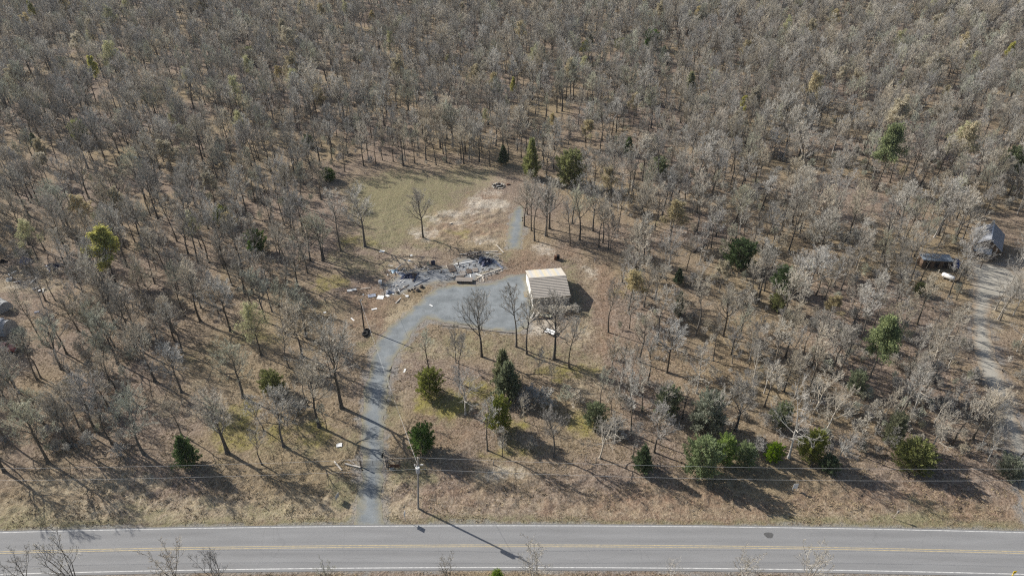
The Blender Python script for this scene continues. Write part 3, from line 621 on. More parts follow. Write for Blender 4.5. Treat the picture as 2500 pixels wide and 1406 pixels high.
# ------------------------------------------------------------------ evergreens (base u, v, top row, crown width px, mesh, tone, label)
EV = [
 (1297, 434, 338, 46, 0, 'cedar_olive', 'tall dark green cedar at the back edge of the grass clearing', 'tall cedar behind the clearing'),
 (1229, 401, 355, 30, 1, 'cedar_dark', 'small dark cedar left of the tall cedar behind the clearing', 'small dark cedar behind the clearing'),
 (1392, 452, 368, 62, 3, 'cedar_olive', 'broad olive evergreen right of the tall cedar behind the clearing', 'broad olive evergreen'),
 (1533, 378, 335, 32, 0, 'cedar_dark', 'small dark cedar in the woods beyond the broad olive evergreen', None),
 (1590, 120, 72, 38, 2, 'cedar_dark', 'dark evergreen high up among the farthest trees', None),
 (1618, 152, 112, 22, 0, 'cedar_dark', 'narrow blackish evergreen just below the farthest dark evergreen', None),
 (1515, 122, 92, 28, 2, 'cedar_olive', 'olive evergreen left of the farthest dark evergreen', None),
 (1440, 112, 85, 22, 1, 'cedar_olive', 'small olive evergreen beside the yellow budding tree far back', None),
 (1680, 240, 175, 40, 0, 'cedar_olive', 'olive evergreen with a dark shaded side deep in the woods', None),
 (1590, 255, 214, 26, 1, 'cedar_olive', 'narrow olive cedar deep in the woods behind the garage', None),
 (755, 360, 330, 28, 3, 'cedar_dark', 'small dark cedar in the woods left behind the clearing', None),
 (802, 440, 410, 34, 2, 'cedar_dark', 'low dark evergreen casting a black shadow on the clearing edge', 'low dark evergreen'),
 (200, 345, 292, 40, 3, 'cedar_olive', 'round olive evergreen deep in the left hand woods', 'round olive evergreen'),
 (90, 360, 325, 26, 1, 'cedar_dark', 'narrow dark evergreen near the left end of the woods', None),
 (575, 85, 50, 26, 1, 'cedar_olive', 'olive evergreen by a small bare patch at the top', None),
 (610, 155, 115, 36, 3, 'cedar_olive', 'olive green evergreen below the bare patch at the top', None),
 (630, 615, 560, 44, 2, 'cedar_dark', 'dark evergreen behind bare trunks left of the clearing', 'dark evergreen by the clearing'),
 (545, 545, 505, 44, 3, 'cedar_olive', 'olive shrubby evergreen under bare trees left of the clearing', None),
 (1800, 652, 586, 74, 2, 'cedar_dark', 'wide dark evergreen clump in the woods right of the garage', 'wide dark evergreen clump'),
 (1910, 708, 655, 62, 2, 'cedar_dark', 'dark evergreen under a pale fallen looking tree right of the garage', None),
 (1897, 756, 712, 42, 3, 'cedar_olive', 'bright olive cedar below the dark evergreen right of the garage', 'bright olive cedar'),
 (1655, 692, 655, 28, 1, 'cedar_dark', 'small dark green cedar alone among bare trees right of the garage', 'small lone cedar'),
 (1655, 770, 712, 30, 1, 'cedar_grey', 'grey green cedar below the small lone cedar', None),
 (1050, 963, 903, 58, 3, 'cedar_olive', 'round olive cedar right of the driveway bend', 'round olive cedar'),
 (1228, 940, 853, 62, 0, 'cedar_olive', 'pointed cedar at the back of the overlapping pair on the lawn', None),
 (1240, 968, 882, 76, 0, 'cedar_grey', 'pointed cedar at the front of the overlapping pair on the lawn', 'pair of pointed cedars'),
 (1032, 1100, 1041, 62, 2, 'cedar_dark', 'dense dark green cedar beside the utility pole with transformer', 'dense dark cedar'),
 (1218, 1050, 974, 58, 3, 'cedar_olive', 'olive cedar below the pair of pointed cedars', 'olive lawn cedar'),
 (1452, 1038, 985, 50, 3, 'cedar_grey', 'grey green cedar at the left edge of the right hand woods', 'grey green cedar'),
 (667, 953, 908, 58, 3, 'cedar_olive', 'low bushy olive cedar in the open woods left of driveway', 'low bushy olive cedar'),
 (462, 1134, 1062, 62, 1, 'cedar_dark', 'dark green cedar under the power lines on the left', 'dark cedar under the power lines'),
 (1567, 1149, 1085, 52, 1, 'cedar_dark', 'dark cedar at the left end of the roadside row', 'first roadside cedar'),
 (1708, 1160, 1074, 82, 2, 'cedar_bright', 'largest and brightest green cedar of the roadside row', 'bright green roadside cedar'),
 (1763, 1130, 1062, 50, 2, 'cedar_bright', 'green cedar squeezed behind the brightest roadside cedar', None),
 (1816, 1134, 1083, 46, 3, 'cedar_bright', 'medium green cedar right of the brightest roadside cedar', None),
 (1884, 1123, 1083, 40, 3, 'cedar_bright', 'small round cedar in the middle of the roadside row', 'small round roadside cedar'),
 (1974, 1121, 1052, 56, 3, 'cedar_olive', 'tall olive cedar of the roadside row behind the white sign', 'tall olive roadside cedar'),
 (2020, 1148, 1113, 44, 2, 'cedar_dark', 'low dark cedar at the right of the white roadside sign', None),
 (2172, 1082, 1012, 50, 3, 'cedar_olive', 'olive cedar behind the widest roadside cedar', None),
 (2220, 1139, 1080, 88, 3, 'cedar_olive', 'widest flat topped olive cedar at the right end of roadside row', 'widest roadside cedar'),
 (2458, 1160, 1120, 60, 3, 'cedar_grey', 'grey green bush like evergreen beside the gravel lane', None),
 (1626, 1010, 948, 62, 3, 'cedar_grey', 'dull grey green cedar among bare trees in the right woods', 'dull grey green cedar'),
 (1722, 1047, 963, 88, 2, 'cedar_grey', 'large shaggy evergreen behind a white branched tree', 'large shaggy evergreen'),
 (1902, 1040, 985, 46, 3, 'cedar_grey', 'small hazy evergreen behind the small round roadside cedar', None),
 (2240, 716, 690, 26, 3, 'cedar_olive', 'small yellowish evergreen left of the white tank', None),
 (2465, 422, 358, 52, 3, 'cedar_grey', 'grey green evergreen at the right end of the deep woods', 'grey green evergreen'),
 (2085, 955, 905, 40, 3, 'cedar_grey', 'faint green evergreen left of the young pine', None),
 (1605, 425, 385, 50, 2, 'cedar_grey', 'dark smoky evergreen in the woods right of broad olive evergreen', None),
 (1213, 1432, 1392, 30, 3, 'cedar_bright', 'yellow green bush top at the bottom edge below the road', None),
]
def evergreen(e):
    u, v, vt, w, mi, tone, label, lm = e
    p = at(u, v); H = rise(u, v, vt); p.z = ground_z(p.x, p.y)
    native = 5.0; nw = 3.4 if mi < 2 else 4.2
    rt = empty('cedar_tree', label=label, cat='evergreen tree', group='evergreen trees among the bare woods')
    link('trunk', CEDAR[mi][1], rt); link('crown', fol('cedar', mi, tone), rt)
    place(rt, p, H, native); wd = w / pxm(u, v) / nw; rt.scale = (wd, wd, H / native)
    if lm: LANDMARK.append((lm, p.x, p.y))
for e in EV: evergreen(e)
for u, v, vt, i, lab, lm in ((2139, 460, 306, 0, 'tall green pine standing above the bare woods far right', 'tall pine'), (2118, 931, 780, 1, 'young green pine with an open crown beside the gravel lane woods', 'young pine')):
    p = at(u, v); p.z = ground_z(p.x, p.y); rt = empty('pine_tree', label=lab, cat='pine tree', group='pine trees')
    link('trunk', PINE[i][1], rt); link('crown', fol('pine', i, 'pine_needles'), rt); place(rt, p, rise(u, v, vt), 14.0, .85); LANDMARK.append((lm, p.x, p.y))

# ------------------------------------------------------------------ budding trees (base u, v, top row, colour, label)
BD = [
 (283, 692, 568, 'g', 1.3, 'bright yellow green budding tree in the left woods'),
 (95, 640, 545, 'p', .9, 'pale yellow green budding tree above the blue tarp'),
 (245, 215, 143, 'g', .6, 'yellow budding tree high in the left woods'),
 (92, 62, 8, 'g', .5, 'small yellow budding tree at the top left corner'),
 (470, 235, 168, 'p', .7, 'narrow yellow green budding tree in the upper left woods'),
 (1425, 150, 105, 'g', .9, 'yellow budding tree beside the small far olive evergreen'),
 (1808, 290, 238, 'g', .7, 'lone yellow budding tree in the upper right woods'),
 (2452, 165, 108, 'g', .6, 'small yellow budding tree near the top right corner'),
 (1255, 245, 195, 'g', .6, 'yellow green budding tree far beyond the tall cedar'),
 (638, 868, 752, 'p', 1.0, 'thin budding tree with pale green leaves left of the driveway'),
 (118, 445, 378, 't', 1.1, 'tan leafed tree at the left below the narrow dark evergreen'),
 (425, 425, 345, 't', 1.2, 'wide tan leafed tree in the left middle woods'),
 (80, 95, 38, 't', 1.1, 'tan leafed tree near the top left'),
 (205, 155, 85, 't', 1.1, 'orange tan tree in the upper left woods'),
 (790, 285, 215, 't', 1.2, 'broad ochre tree in the upper left of centre woods'),
 (1165, 235, 165, 't', 1.1, 'ochre tree straight beyond the grass clearing'),
 (1085, 300, 242, 't', 1.1, 'small ochre tree behind the clearing'),
 (1430, 360, 298, 't', 1.1, 'tan tree behind the broad olive evergreen'),
 (1635, 590, 492, 't', 1.1, 'rounded tan tree in the woods right of the clearing'),
 (1755, 715, 640, 't', 1.0, 'tan tree below the wide dark evergreen clump'),
 (1535, 760, 665, 't', 1.0, 'tan leafed tree just right of the garage strip'),
 (570, 590, 520, 't', 1.0, 'tan leafed tree in the woods left of the clearing'),
 (525, 495, 425, 't', 1.0, 'round ochre tree left of the clearing'),
 (2020, 790, 728, 't', 1.0, 'tan leafed tree midway between garage and lane'),
 (2270, 200, 135, 't', 1.2, 'golden tan tree in the upper right woods'),
 (2085, 230, 172, 't', 1.2, 'straw coloured tree in the upper right woods'),
 (2300, 270, 215, 't', 1.1, 'straw coloured tree right of the tall pine'),
 (2030, 85, 28, 't', 1.1, 'tan tree near the top of the right woods'),
 (690, 215, 165, 't', 1.0, 'pale ochre tree in the upper left centre'),
 (875, 205, 172, 't', 1.1, 'low ochre tree far beyond the clearing'),
 (560, 320, 270, 't', 1.0, 'faint tan tree in the left centre woods'),
 (1350, 330, 280, 't', 1.0, 'faint tan tree behind the tall cedar'),
]
BUDSRC = []; _seen = set()
for u, v, vt, c, wd, lab in BD:
    bi = random.randrange(3); b = BUD[bi]; p = at(u, v); p.z = ground_z(p.x, p.y)
    rt = empty('budding_tree', label=lab, cat='tree', group='trees coming into leaf')
    tri = (link('trunk', b['trunk'], rt), link('crown', b['crown'], rt), link('leaves', b[{'g': 'leaf_green', 't': 'leaf_tan', 'p': 'leaf_pale'}[c]], rt))
    if c != 'g' and (bi, c) not in _seen: _seen.add((bi, c)); BUDSRC.append(tri)
    H = max(rise(u, v, vt), 5.0); place(rt, p, H, 11.2, wd * (12.0 / max(H, 10)))

# ------------------------------------------------------------------ bare trees: those the photo shows singly
HT = [  # u, v, top row (0 = usual height), kind
 (891, 601, 466, 'o'), (1033, 581, 455, 'o'), (832, 613, 470, 's'), (787, 635, 520, 'o'), (792, 632, 540, 's'), (746, 590, 470, 's'), (734, 622, 505, 's'), (750, 665, 560, 's'), (718, 600, 500, 's'), (784, 487, 400, 'o'),
 (1280, 552, 455, 'o'), (1297, 563, 440, 's'), (1305, 587, 450, 's'), (1332, 576, 460, 'o'), (1341, 558, 440, 'o'), (1335, 577, 455, 's'), (1287, 523, 420, 's'), (1391, 598, 490, 's'), (1397, 546, 430, 's'), (1415, 587, 460, 'o'), (1447, 564, 460, 'o'), (1462, 604, 500, 's'), (1471, 593, 480, 's'), (1485, 610, 500, 's'), (1489, 617, 520, 'y'),
 (888, 405, 310, 'o'), (899, 390, 300, 's'), (934, 392, 295, 's'), (985, 404, 300, 'o'), (990, 391, 300, 's'), (1065, 404, 310, 's'), (1132, 400, 300, 'o'), (1126, 390, 300, 's'), (1146, 389, 300, 'o'), (1196, 406, 320, 's'), (842, 420, 330, 's'), (813, 376, 280, 'o'), (850, 383, 290, 's'), (1012, 398, 305, 's'), (1040, 392, 300, 'o'), (1090, 396, 310, 's'), (1170, 395, 310, 'o'), (960, 395, 310, 's'), (918, 398, 310, 's'),
 (1176, 870, 720, 'o'), (1047, 903, 795, 's'), (1113, 884, 790, 'y'), (1122, 937, 820, 's'), (1260, 846, 700, 's'), (1286, 864, 725, 's'), (1352, 876, 730, 'o'), (1389, 898, 780, 's'), (1136, 1011, 885, 'w'), (1190, 1099, 975, 's'), (1227, 1114, 1040, 'y'), (1352, 1113, 1000, 'o'), (1385, 1014, 930, 'y'), (1280, 1028, 965, 'w'), (1316, 914, 850, 'y'), (1345, 936, 880, 'w'), (1464, 1117, 1010, 'w'), (1466, 989, 900, 's'),
 (563, 809, 690, 'o'), (648, 785, 660, 'o'), (697, 815, 690, 's'), (737, 870, 745, 'o'), (749, 827, 700, 'o'), (706, 898, 800, 's'), (593, 969, 835, 'o'), (749, 987, 890, 's'), (779, 1041, 900, 'o'), (798, 1050, 985, 's'), (834, 996, 800, 'o'), (692, 1088, 960, 'o'), (553, 1106, 970, 'o'), (560, 1104, 985, 's'), (644, 1050, 950, 'y'), (639, 1132, 1050, 's'), (809, 922, 830, 'y'), (728, 700, 600, 'o'), (664, 760, 660, 's'), (705, 735, 640, 's'), (490, 785, 660, 'o'), (445, 860, 740, 's'),
 (117, 1129, 985, 'o'), (174, 1091, 960, 's'), (180, 1088, 970, 'o'), (168, 1093, 975, 's'), (235, 1054, 930, 'o'), (267, 997, 890, 's'), (288, 889, 770, 'o'), (379, 932, 800, 'o'), (443, 956, 850, 'o'), (352, 1108, 980, 'o'), (443, 1061, 965, 's'), (99, 921, 810, 's'), (90, 925, 800, 's'), (30, 1000, 880, 'o'), (15, 1075, 960, 'o'), (200, 960, 850, 's'), (150, 900, 780, 'o'), (330, 985, 900, 's'), (60, 1005, 900, 's'), (250, 850, 740, 'o'), (10, 1150, 1010, 'o'),
 (1485, 810, 690, 's'), (1542, 935, 850, 's'), (1560, 882, 770, 'o'), (1521, 911, 830, 'y'), (1493, 907, 820, 'y'), (1581, 935, 820, 's'), (1632, 820, 720, 's'), (1536, 802, 710, 'y'), (1628, 908, 790, 'o'), (1741, 880, 780, 's'), (1806, 821, 720, 'o'), (1884, 911, 790, 's'), (1839, 937, 830, 'w'), (1800, 1021, 930, 's'), (1665, 1022, 930, 's'), (1605, 1009, 920, 'w'), (1567, 1003, 910, 's'), (1597, 1103, 1000, 'o'), (1925, 1117, 960, 'w'), (1735, 1058, 940, 'w'), (1700, 960, 860, 'w'), (1775, 1100, 1060, 'y'), (1830, 1128, 1060, 'w'), (1545, 1115, 1030, 's'), (1500, 1080, 1000, 'w'),
 (2009, 1066, 940, 'w'), (2375, 1072, 960, 'o'), (2398, 1083, 1000, 'w'), (2412, 1126, 1040, 'w'), (2412, 1162, 1110, 'y'), (2232, 1001, 900, 'w'), (2302, 856, 750, 'w'), (2187, 970, 850, 's'), (1989, 857, 760, 'w'), (2103, 825, 720, 's'), (2138, 1060, 950, 's'), (2268, 1104, 985, 'w'), (2041, 1138, 1050, 'w'), (2320, 1010, 915, 'w'), (2255, 960, 870, 's'), (2160, 1115, 1040, 'y'), (1985, 1010, 900, 'w'), (2436, 779, 690, 'w'), (2441, 783, 680, 's'), (2430, 757, 660, 'w'), (2338, 687, 570, 'o'), (2474, 769, 690, 'w'), (2470, 495, 400, 'o'), (2490, 640, 540, 'w'), (2465, 700, 590, 'w'), (2480, 1130, 1010, 's'),
]
BT = []     # (x, y, H, kind, hand)
for u, v, vt, k in HT:
    p = at(u, v); H = rise(u, v, vt) if vt else 12.0; BT.append((p.x, p.y, H, k, True))
for u, v, H in ((180, 1416, 8.6), (425, 1411, 6.6), (530, 1411, 6.2), (1305, 1411, 7.0), (1815, 1409, 5.2), (1975, 1411, 6.6), (60, 1414, 5.4), (800, 1409, 3.2), (1095, 1408, 4.0), (1640, 1408, 3.6)):
    p = at(u, v); BT.append((p.x, p.y, H, 'v', True))
OPEN = poly_px([(800, 408), (1290, 412), (1330, 440), (1400, 470), (1450, 520), (1500, 570), (1500, 650), (1480, 860), (1470, 960), (1465, 1180), (1460, 1500), (-300, 1500), (-300, 1190), (310, 1150), (330, 900), (560, 780), (690, 700), (760, 640), (790, 520), (800, 470)])
CLEAR = [poly_px([(2375, 525), (2500, 525), (2520, 730), (2440, 790), (2350, 760), (2345, 620)]), poly_px([(0, 640), (110, 630), (130, 700), (90, 890), (-40, 910), (-60, 640)]), poly_px([(2235, 610), (2345, 610), (2345, 690), (2235, 690)])]
st = 4.4
cx = np.arange(-330, 330, st); cy = np.arange(70, 455, st); A, B = np.meshgrid(cx, cy)
A = A + RNG.uniform(-.48, .48, A.shape) * st; B = B + RNG.uniform(-.48, .48, B.shape) * st
x, y = A.ravel(), B.ravel()
ok = (np.abs(x) < 0.75 * (.82 * y + 47) + 22) & (y > 71.5)
ok &= sdist(x, y, OPEN) < 0
for c in CLEAR: ok &= sdist(x, y, c) < 1.0
for k in ('EASTDRIVE', 'DRIVE', 'STRIP', 'SLAB'): ok &= sdist(x, y, PP[k]) < -1.5
ok &= fbm(x, y, 16, 3, 55) + RNG.uniform(-.2, .2, x.shape) > np.where((x > 12) & (y < 200), .35, np.where(y < 140, .33, .28))
x, y = x[ok], y[ok]
hx = np.array([(b[0], b[1]) for b in BT]); dmin = np.min(np.hypot(x[:, None] - hx[None, :, 0], y[:, None] - hx[None, :, 1]), 1)
x, y = x[dmin > 2.3], y[dmin > 2.3]
keep_ = np.ones(len(x), bool)                      # evergreens and leafing trees stand in small gaps of their own
for u, v in [(e[0], e[1]) for e in EV + BD] + [(2139, 460), (2118, 931)]:
    p = at(u, v); keep_ &= np.hypot(x - p.x, y - p.y) > 3.2; q = p * (1 - 7.5 / p.length); keep_ &= np.hypot(x - q.x, y - q.y) > 3.4
x, y = x[keep_], y[keep_]
for a, b in zip(x, y):
    q = random.random(); right = a > 14 and b < 190
    k = 'y' if q < .17 else ('w' if q < (.33 if right else .2) else ('o' if q < (.58 if b < 170 else .50) else 's'))
    H = {'y': random.uniform(4.5, 8), 'w': random.uniform(8, 12.5), 'o': random.uniform(8.5, 14.5), 's': random.uniform(8.5, 15)}[k]
    BT.append((float(a), float(b), H * (0.95 if b > 120 else .9), k, False))
BT.sort(key=lambda t: (not t[4], t[0] ** 2 + t[1] ** 2))
NEAR = BT[:300]; FAR = BT[300:]
NEAR.sort(key=lambda t: t[0] ** 2 + t[1] ** 2)

# labels for the bare trees: by look, and by the landmark they stand nearest to
LANDMARK += [(n, *at(u, v)[:2]) for n, u, v in (
 ('beige garage', 1345, 735), ('farm gate', 910, 1137), ('utility pole', 1020, 1240), ('dark service pole', 893, 812), ('navy plastic heap', 1190, 640), ('pale blue plastic sheet', 965, 665),
 ('burn pit', 1217, 455), ('rusty barrels', 1360, 632), ('grey roofed house', 2420, 610), ('white tank', 2310, 677), ('blue box', 2327, 645), ('grey canvas shelter', 12, 800), ('faded red truck', 20, 850), ('blue tarp', 62, 638),
 ('white roadside sign', 1939, 1200), ('pale soil heap', 1335, 810), ('driveway bend', 930, 830), ('mossy patch', 720, 1050), ('grass clearing', 960, 520), ('far left road verge', 40, 1200), ('leafless thicket', 727, 1003),
 ('yellow green budding tree', 283, 692), ('pale green budding tree', 638, 868), ('tan leafed tree', 1535, 760), ('rounded tan tree', 1635, 590), ('tar patch on the road', 1877, 1306), ('leaning marker post', 2180, 1262), ('tan lane tree', 2020, 790))]
LOOK = {'o': ('spreading',), 's': ('slender',), 'y': ('spindly',), 'w': ('whitish',)}
ORD = ['', 'second ', 'third ', 'fourth ', 'fifth ', 'sixth ', 'seventh ', 'eighth ', 'ninth ', 'tenth ', 'eleventh ', 'twelfth ']
bins = {}; labels = [None] * len(NEAR)
for i, (a, b, H, k, hand) in enumerate(NEAR):
    if k == 'v': continue
    j = min(range(len(LANDMARK)), key=lambda j: (LANDMARK[j][1] - a) ** 2 + (LANDMARK[j][2] - b) ** 2)
    dx, dy = a - LANDMARK[j][1], b - LANDMARK[j][2]
    side = ('right of' if dx > 0 else 'left of') if abs(dx) > abs(dy) else ('behind' if dy > 0 else 'in front of')
    size = 'tall' if H > 12 else ('medium' if H > 8.5 else 'short')
    bins.setdefault((j, side, k, size), []).append((dx * dx + dy * dy, i))
for (j, side, k, size), L in bins.items():
    L.sort()
    for r_, (d, i) in enumerate(L):
        near = '' if len(L) == 1 else (', nearest' if r_ == 0 else ', ' + ORD[min(r_, 11)] + 'nearest')
        labels[i] = f'{size} {LOOK[k][0]} bare tree {side} the {LANDMARK[j][0]}{near}'
vl = ['many stemmed bare shrub at the lower left edge of the road', 'twiggy bare sapling in front of the near road edge on left', 'bare sapling right of two others at the near road edge', 'bare sapling at the near road edge by the pole shadow tip', 'low pale sapling at the near road edge right of centre', 'forked bare sapling at the near road edge on the right', 'faint twiggy sapling in the lower left corner', 'very low twigs at the near road edge left of centre', 'thin pale twigs at the near road edge in the middle', 'thin pale twigs at the near road edge right of middle']
vi = sorted([i for i, t in enumerate(NEAR) if t[3] == 'v'], key=lambda i: NEAR[i][0])
order = sorted(range(10), key=lambda q: (180, 425, 530, 1305, 1815, 1975, 60, 800, 1095, 1640)[q])
for i, q in zip(vi, order): labels[i] = vl[q]
SRC = {}
def bare_tree(a, b, H, k, label):
    kind = {'o': 'oak', 's': 'slim', 'y': 'young', 'w': 'pale', 'v': 'fork'}[k]; n = len(BARE[kind]); vi_ = random.randrange(n) if kind != 'fork' else random.randrange(2) * 2 + int(a > 0); vv = BARE[kind][vi_]
    rt = empty('bare_tree', label=label, cat='tree', group='leafless trees of the woods')
    t = link('trunk', vv['trunk'], rt); c = link('crown', vv['crown'], rt)
    SRC.setdefault((kind, vi_), (t, c))
    place(rt, (a, b, ground_z(a, b)), H, vv['H'] * 1.02, random.uniform(.9, 1.15) * (1.2 if k == 'v' else 1.0))
    return rt
for t, lab in zip(NEAR, labels): bare_tree(*t[:4], lab)
# a black walnut like giant: the trees beyond the nearest three hundred are one wood
order = sorted(SRC); kinds_idx = {}
for i, k in enumerate(order): kinds_idx.setdefault(k[0], []).append(i)
def scatter_object(name, pts, idx, scl, rot, sources, label):
    me = bpy.data.meshes.new(name); me.from_pydata([tuple(p) for p in pts], [], [])
    for an, typ, arr in (('variant', 'INT', idx), ('size', 'FLOAT_VECTOR', scl), ('turn', 'FLOAT', rot)):
        a = me.attributes.new(an, typ, 'POINT'); a.data.foreach_set('vector' if typ == 'FLOAT_VECTOR' else 'value', np.asarray(arr, dtype=np.int32 if typ == 'INT' else np.float32).ravel())
    o = link(name, me); tag(o, label, kind='stuff')
    ng = bpy.data.node_groups.new(name, 'GeometryNodeTree'); ng.is_modifier = True
    ng.interface.new_socket('Geometry', in_out='INPUT', socket_type='NodeSocketGeometry'); ng.interface.new_socket('Geometry', in_out='OUTPUT', socket_type='NodeSocketGeometry')
    N = ng.nodes.new; L = ng.links.new; gi = N('NodeGroupInput'); go = N('NodeGroupOutput')
    def attr(nm, t):
        q = N('GeometryNodeInputNamedAttribute'); q.data_type = t; q.inputs[0].default_value = nm; return q.outputs[0]
    va, si, tu = attr('variant', 'INT'), attr('size', 'FLOAT_VECTOR'), attr('turn', 'FLOAT')
    cx_ = N('ShaderNodeCombineXYZ'); L(tu, cx_.inputs[2]); join = N('GeometryNodeJoinGeometry')
    for i, objs in enumerate(sources):
        cmp_ = N('FunctionNodeCompare'); cmp_.data_type = 'INT'; cmp_.operation = 'EQUAL'
        ins = [s for s in cmp_.inputs if s.type == 'INT']; L(va, ins[0]); ins[1].default_value = i
        for ob in objs:
            oi = N('GeometryNodeObjectInfo'); oi.inputs['Object'].default_value = ob; oi.inputs['As Instance'].default_value = True
            ip = N('GeometryNodeInstanceOnPoints'); L(gi.outputs[0], ip.inputs['Points']); L(oi.outputs['Geometry'], ip.inputs['Instance'])
            L(cmp_.outputs[0], ip.inputs['Selection']); L(cx_.outputs[0], ip.inputs['Rotation']); L(si, ip.inputs['Scale']); L(ip.outputs[0], join.inputs[0])
    L(join.outputs[0], go.inputs[0]); md = o.modifiers.new('scatter', 'NODES'); md.node_group = ng
    return o
pts, idx, scl, rot = [], [], [], []
for a, b, H, k, _ in FAR:
    kind = {'o': 'oak', 's': 'slim', 'y': 'young', 'w': 'pale'}[k]; i = random.choice(kinds_idx[kind]); s = H / (BARE[kind][0]['H'] * 1.02); w = s * random.uniform(.85, 1.2)
    if random.random() < .022: i = len(order) + random.randrange(len(BUDSRC)); s = H / 11.2; w = s * random.uniform(.9, 1.3)
    pts.append((a, b, 0)); idx.append(i); scl.append((w, w, s)); rot.append(random.uniform(0, 6.28))
scatter_object('distant_woods', pts, idx, scl, rot, [SRC[k] for k in order] + BUDSRC, 'far leafless grey woods stretching back beyond the nearer trees')

# ------------------------------------------------------------------ leafless shrubs and undergrowth
SH = [(727, 1010, 2.6, 2.0, 'dense leafless thicket beside bare trunks left of the driveway'), (700, 1003, 2.0, 1.5, 'smaller leafless shrub at the left of the dense thicket'),
 (1322, 764, 1.7, 2.2, 'leafless bush against the left of the garage front wall'), (1350, 766, 1.8, 2.3, 'leafless bush at the middle of the garage front wall'), (1380, 765, 1.8, 2.2, 'leafless bush against the right of the garage front wall'), (1402, 762, 1.6, 1.8, 'leafless bush in the shadow at the garage right corner'),
 (1300, 985, 3.2, 1.8, 'tangled grey thicket right of the pointed cedars'), (1330, 990, 3.0, 1.8, 'tangled grey thicket beside the pale sapling on the lawn'), (1275, 990, 2.4, 1.4, 'low tangled thicket in the shade of the pointed cedars'),
 (1400, 985, 2.6, 1.6, 'reddish grey thicket at the edge of the right woods'), (1295, 1095, 2.0, 1.5, 'dark low thicket on the mossy lawn'), (1225, 1095, 1.6, 1.2, 'small grey shrub by a thin trunk on the lawn'),
 (1575, 1130, 2.2, 1.4, 'grey shrub at the foot of the first roadside cedar'), (1500, 1050, 2.4, 1.6, 'grey shrub below the grey green cedar')]
shr_src = []
for n, (u, v, H, w, lab) in enumerate(SH):
    p = at(u, v); rt = empty('leafless_shrub', label=lab, cat='shrub', group='leafless shrubs')
    c = link('stems', SHRUB[n % 4], rt); place(rt, (p.x, p.y, ground_z(p.x, p.y)), H, 2.7, w)
    if n < 4: shr_src.append((c,))
n = 8500; x = RNG.uniform(-330, 330, n * 3); y = 72 + 350 * RNG.uniform(0, 1, n * 3) ** 1.25
ok = (np.abs(x) < .75 * (.82 * y + 47) + 10) & (sdist(x, y, OPEN) < -1)
for k in PP: ok &= sdist(x, y, PP[k]) < -1
for c in CLEAR: ok &= sdist(x, y, c) < 0
den = fbm(x, y, 22, 3, 63) + np.where(x > 15, .07, -.03) + RNG.uniform(-.15, .15, x.shape); ok &= den > .48
x, y = x[ok][:n], y[ok][:n]; s = RNG.uniform(.3, .95, len(x)); w = s * RNG.uniform(.8, 1.4, len(x))
scatter_object('undergrowth', np.stack([x, y, np.zeros_like(x)], 1), RNG.integers(0, 4, len(x)), np.stack([w, w, s], 1), RNG.uniform(0, 6.28, len(x)), shr_src, 'leafless brushy undergrowth beneath the trees')

# dry grass and leaf tufts: one mass of small blades
def tufts(name, n, region, label, material, size):
    x, y = region(n); k = 4; N = len(x); z = relief(x, y)
    bx = np.repeat(x, k) + RNG.normal(0, .09, N * k); by = np.repeat(y, k) + RNG.normal(0, .09, N * k); bz = np.repeat(z, k) - .02
    h = size * RNG.uniform(.4, 1.2, N * k); az = RNG.uniform(0, 6.283, N * k); tl = RNG.uniform(.3, 1.5, N * k)
    w = .045; dx, dy = np.cos(az), np.sin(az)
    Vv = np.stack([np.stack([bx - dy * w, by + dx * w, bz], 1), np.stack([bx + dy * w, by - dx * w, bz], 1), np.stack([bx + dx * h * tl, by + dy * h * tl, bz + h], 1)], 1).reshape(-1, 3)
    o = link(name, np_mesh(name, Vv, np.arange(N * k * 3).reshape(-1, 3), material, False, {'tone': ('FLOAT', np.repeat(RNG.uniform(0, 1, N), k * 3))}))
    return tag(o, label, kind='stuff')
def reg_open(n):
    y = 46 + 90 * RNG.uniform(0, 1, n) ** 1.3; x = RNG.uniform(-1, 1, n) * (.75 * (.82 * y + 47) + 3)
    dr = np.abs(y - 55.9 - road_y(x)); ok = (dr > 3.9)
    for k in PP: ok &= sdist(x, y, PP[k]) < -.4
    ok &= fbm(x, y, 2.4, 3, 12) > .50
    return x[ok], y[ok]
tufts('dry_grass', 95000, reg_open, 'short dry grass and leaf tufts over the ground', M['dry_grass'], .20)

# ------------------------------------------------------------------ the garage
GA = R(7.5); gp = at(1301.5, 751.5); GW, GD, GE, GR = 7.35, 9.7, 2.5, 3.95
gar = empty('garage', gp, GA, 'beige metal garage with ridged roof and white end wall', 'garage')
def gpart(mb, name, m, parent=None): return mb.build(name, m, parent or gar)
t = .1
gpart(MB().box((GW / 2, t / 2, GE / 2), (GW, t, GE)), 'wall', M['tan_metal'])
gpart(MB().box((GW / 2, GD - t / 2, GE / 2), (GW, t, GE)), 'wall', M['tan_metal'])
for xx, m, nm in ((0.05, M['white'], 'gable_wall'), (GW - .05, M['tan_metal'], 'gable_wall')):
    mb = MB(); prof = [(t + .002, 0), (GD - t - .002, 0), (GD - t - .002, GE), (GD / 2, GR - .12), (t + .002, GE)]
    vs = [(xx - .05, a, b) for a, b in prof] + [(xx + .05, a, b) for a, b in prof]; k = 5
    mb.add(vs, [tuple(range(k))[::-1], tuple(range(k, 2 * k))] + [(i, (i + 1) % k, k + (i + 1) % k, k + i) for i in range(k)])
    o = gpart(mb, nm, m)
    if xx < 1: o['label'] = 'bright white end wall'
dr = gpart(MB().box((-.03, GD * .63, 1.05), (.05, .95, 2.1)), 'door', M['offwhite']); gpart(MB().box((-.075, GD * .63 + .36, 1.0), (.05, .12, .05)), 'handle', M['steel'], dr)
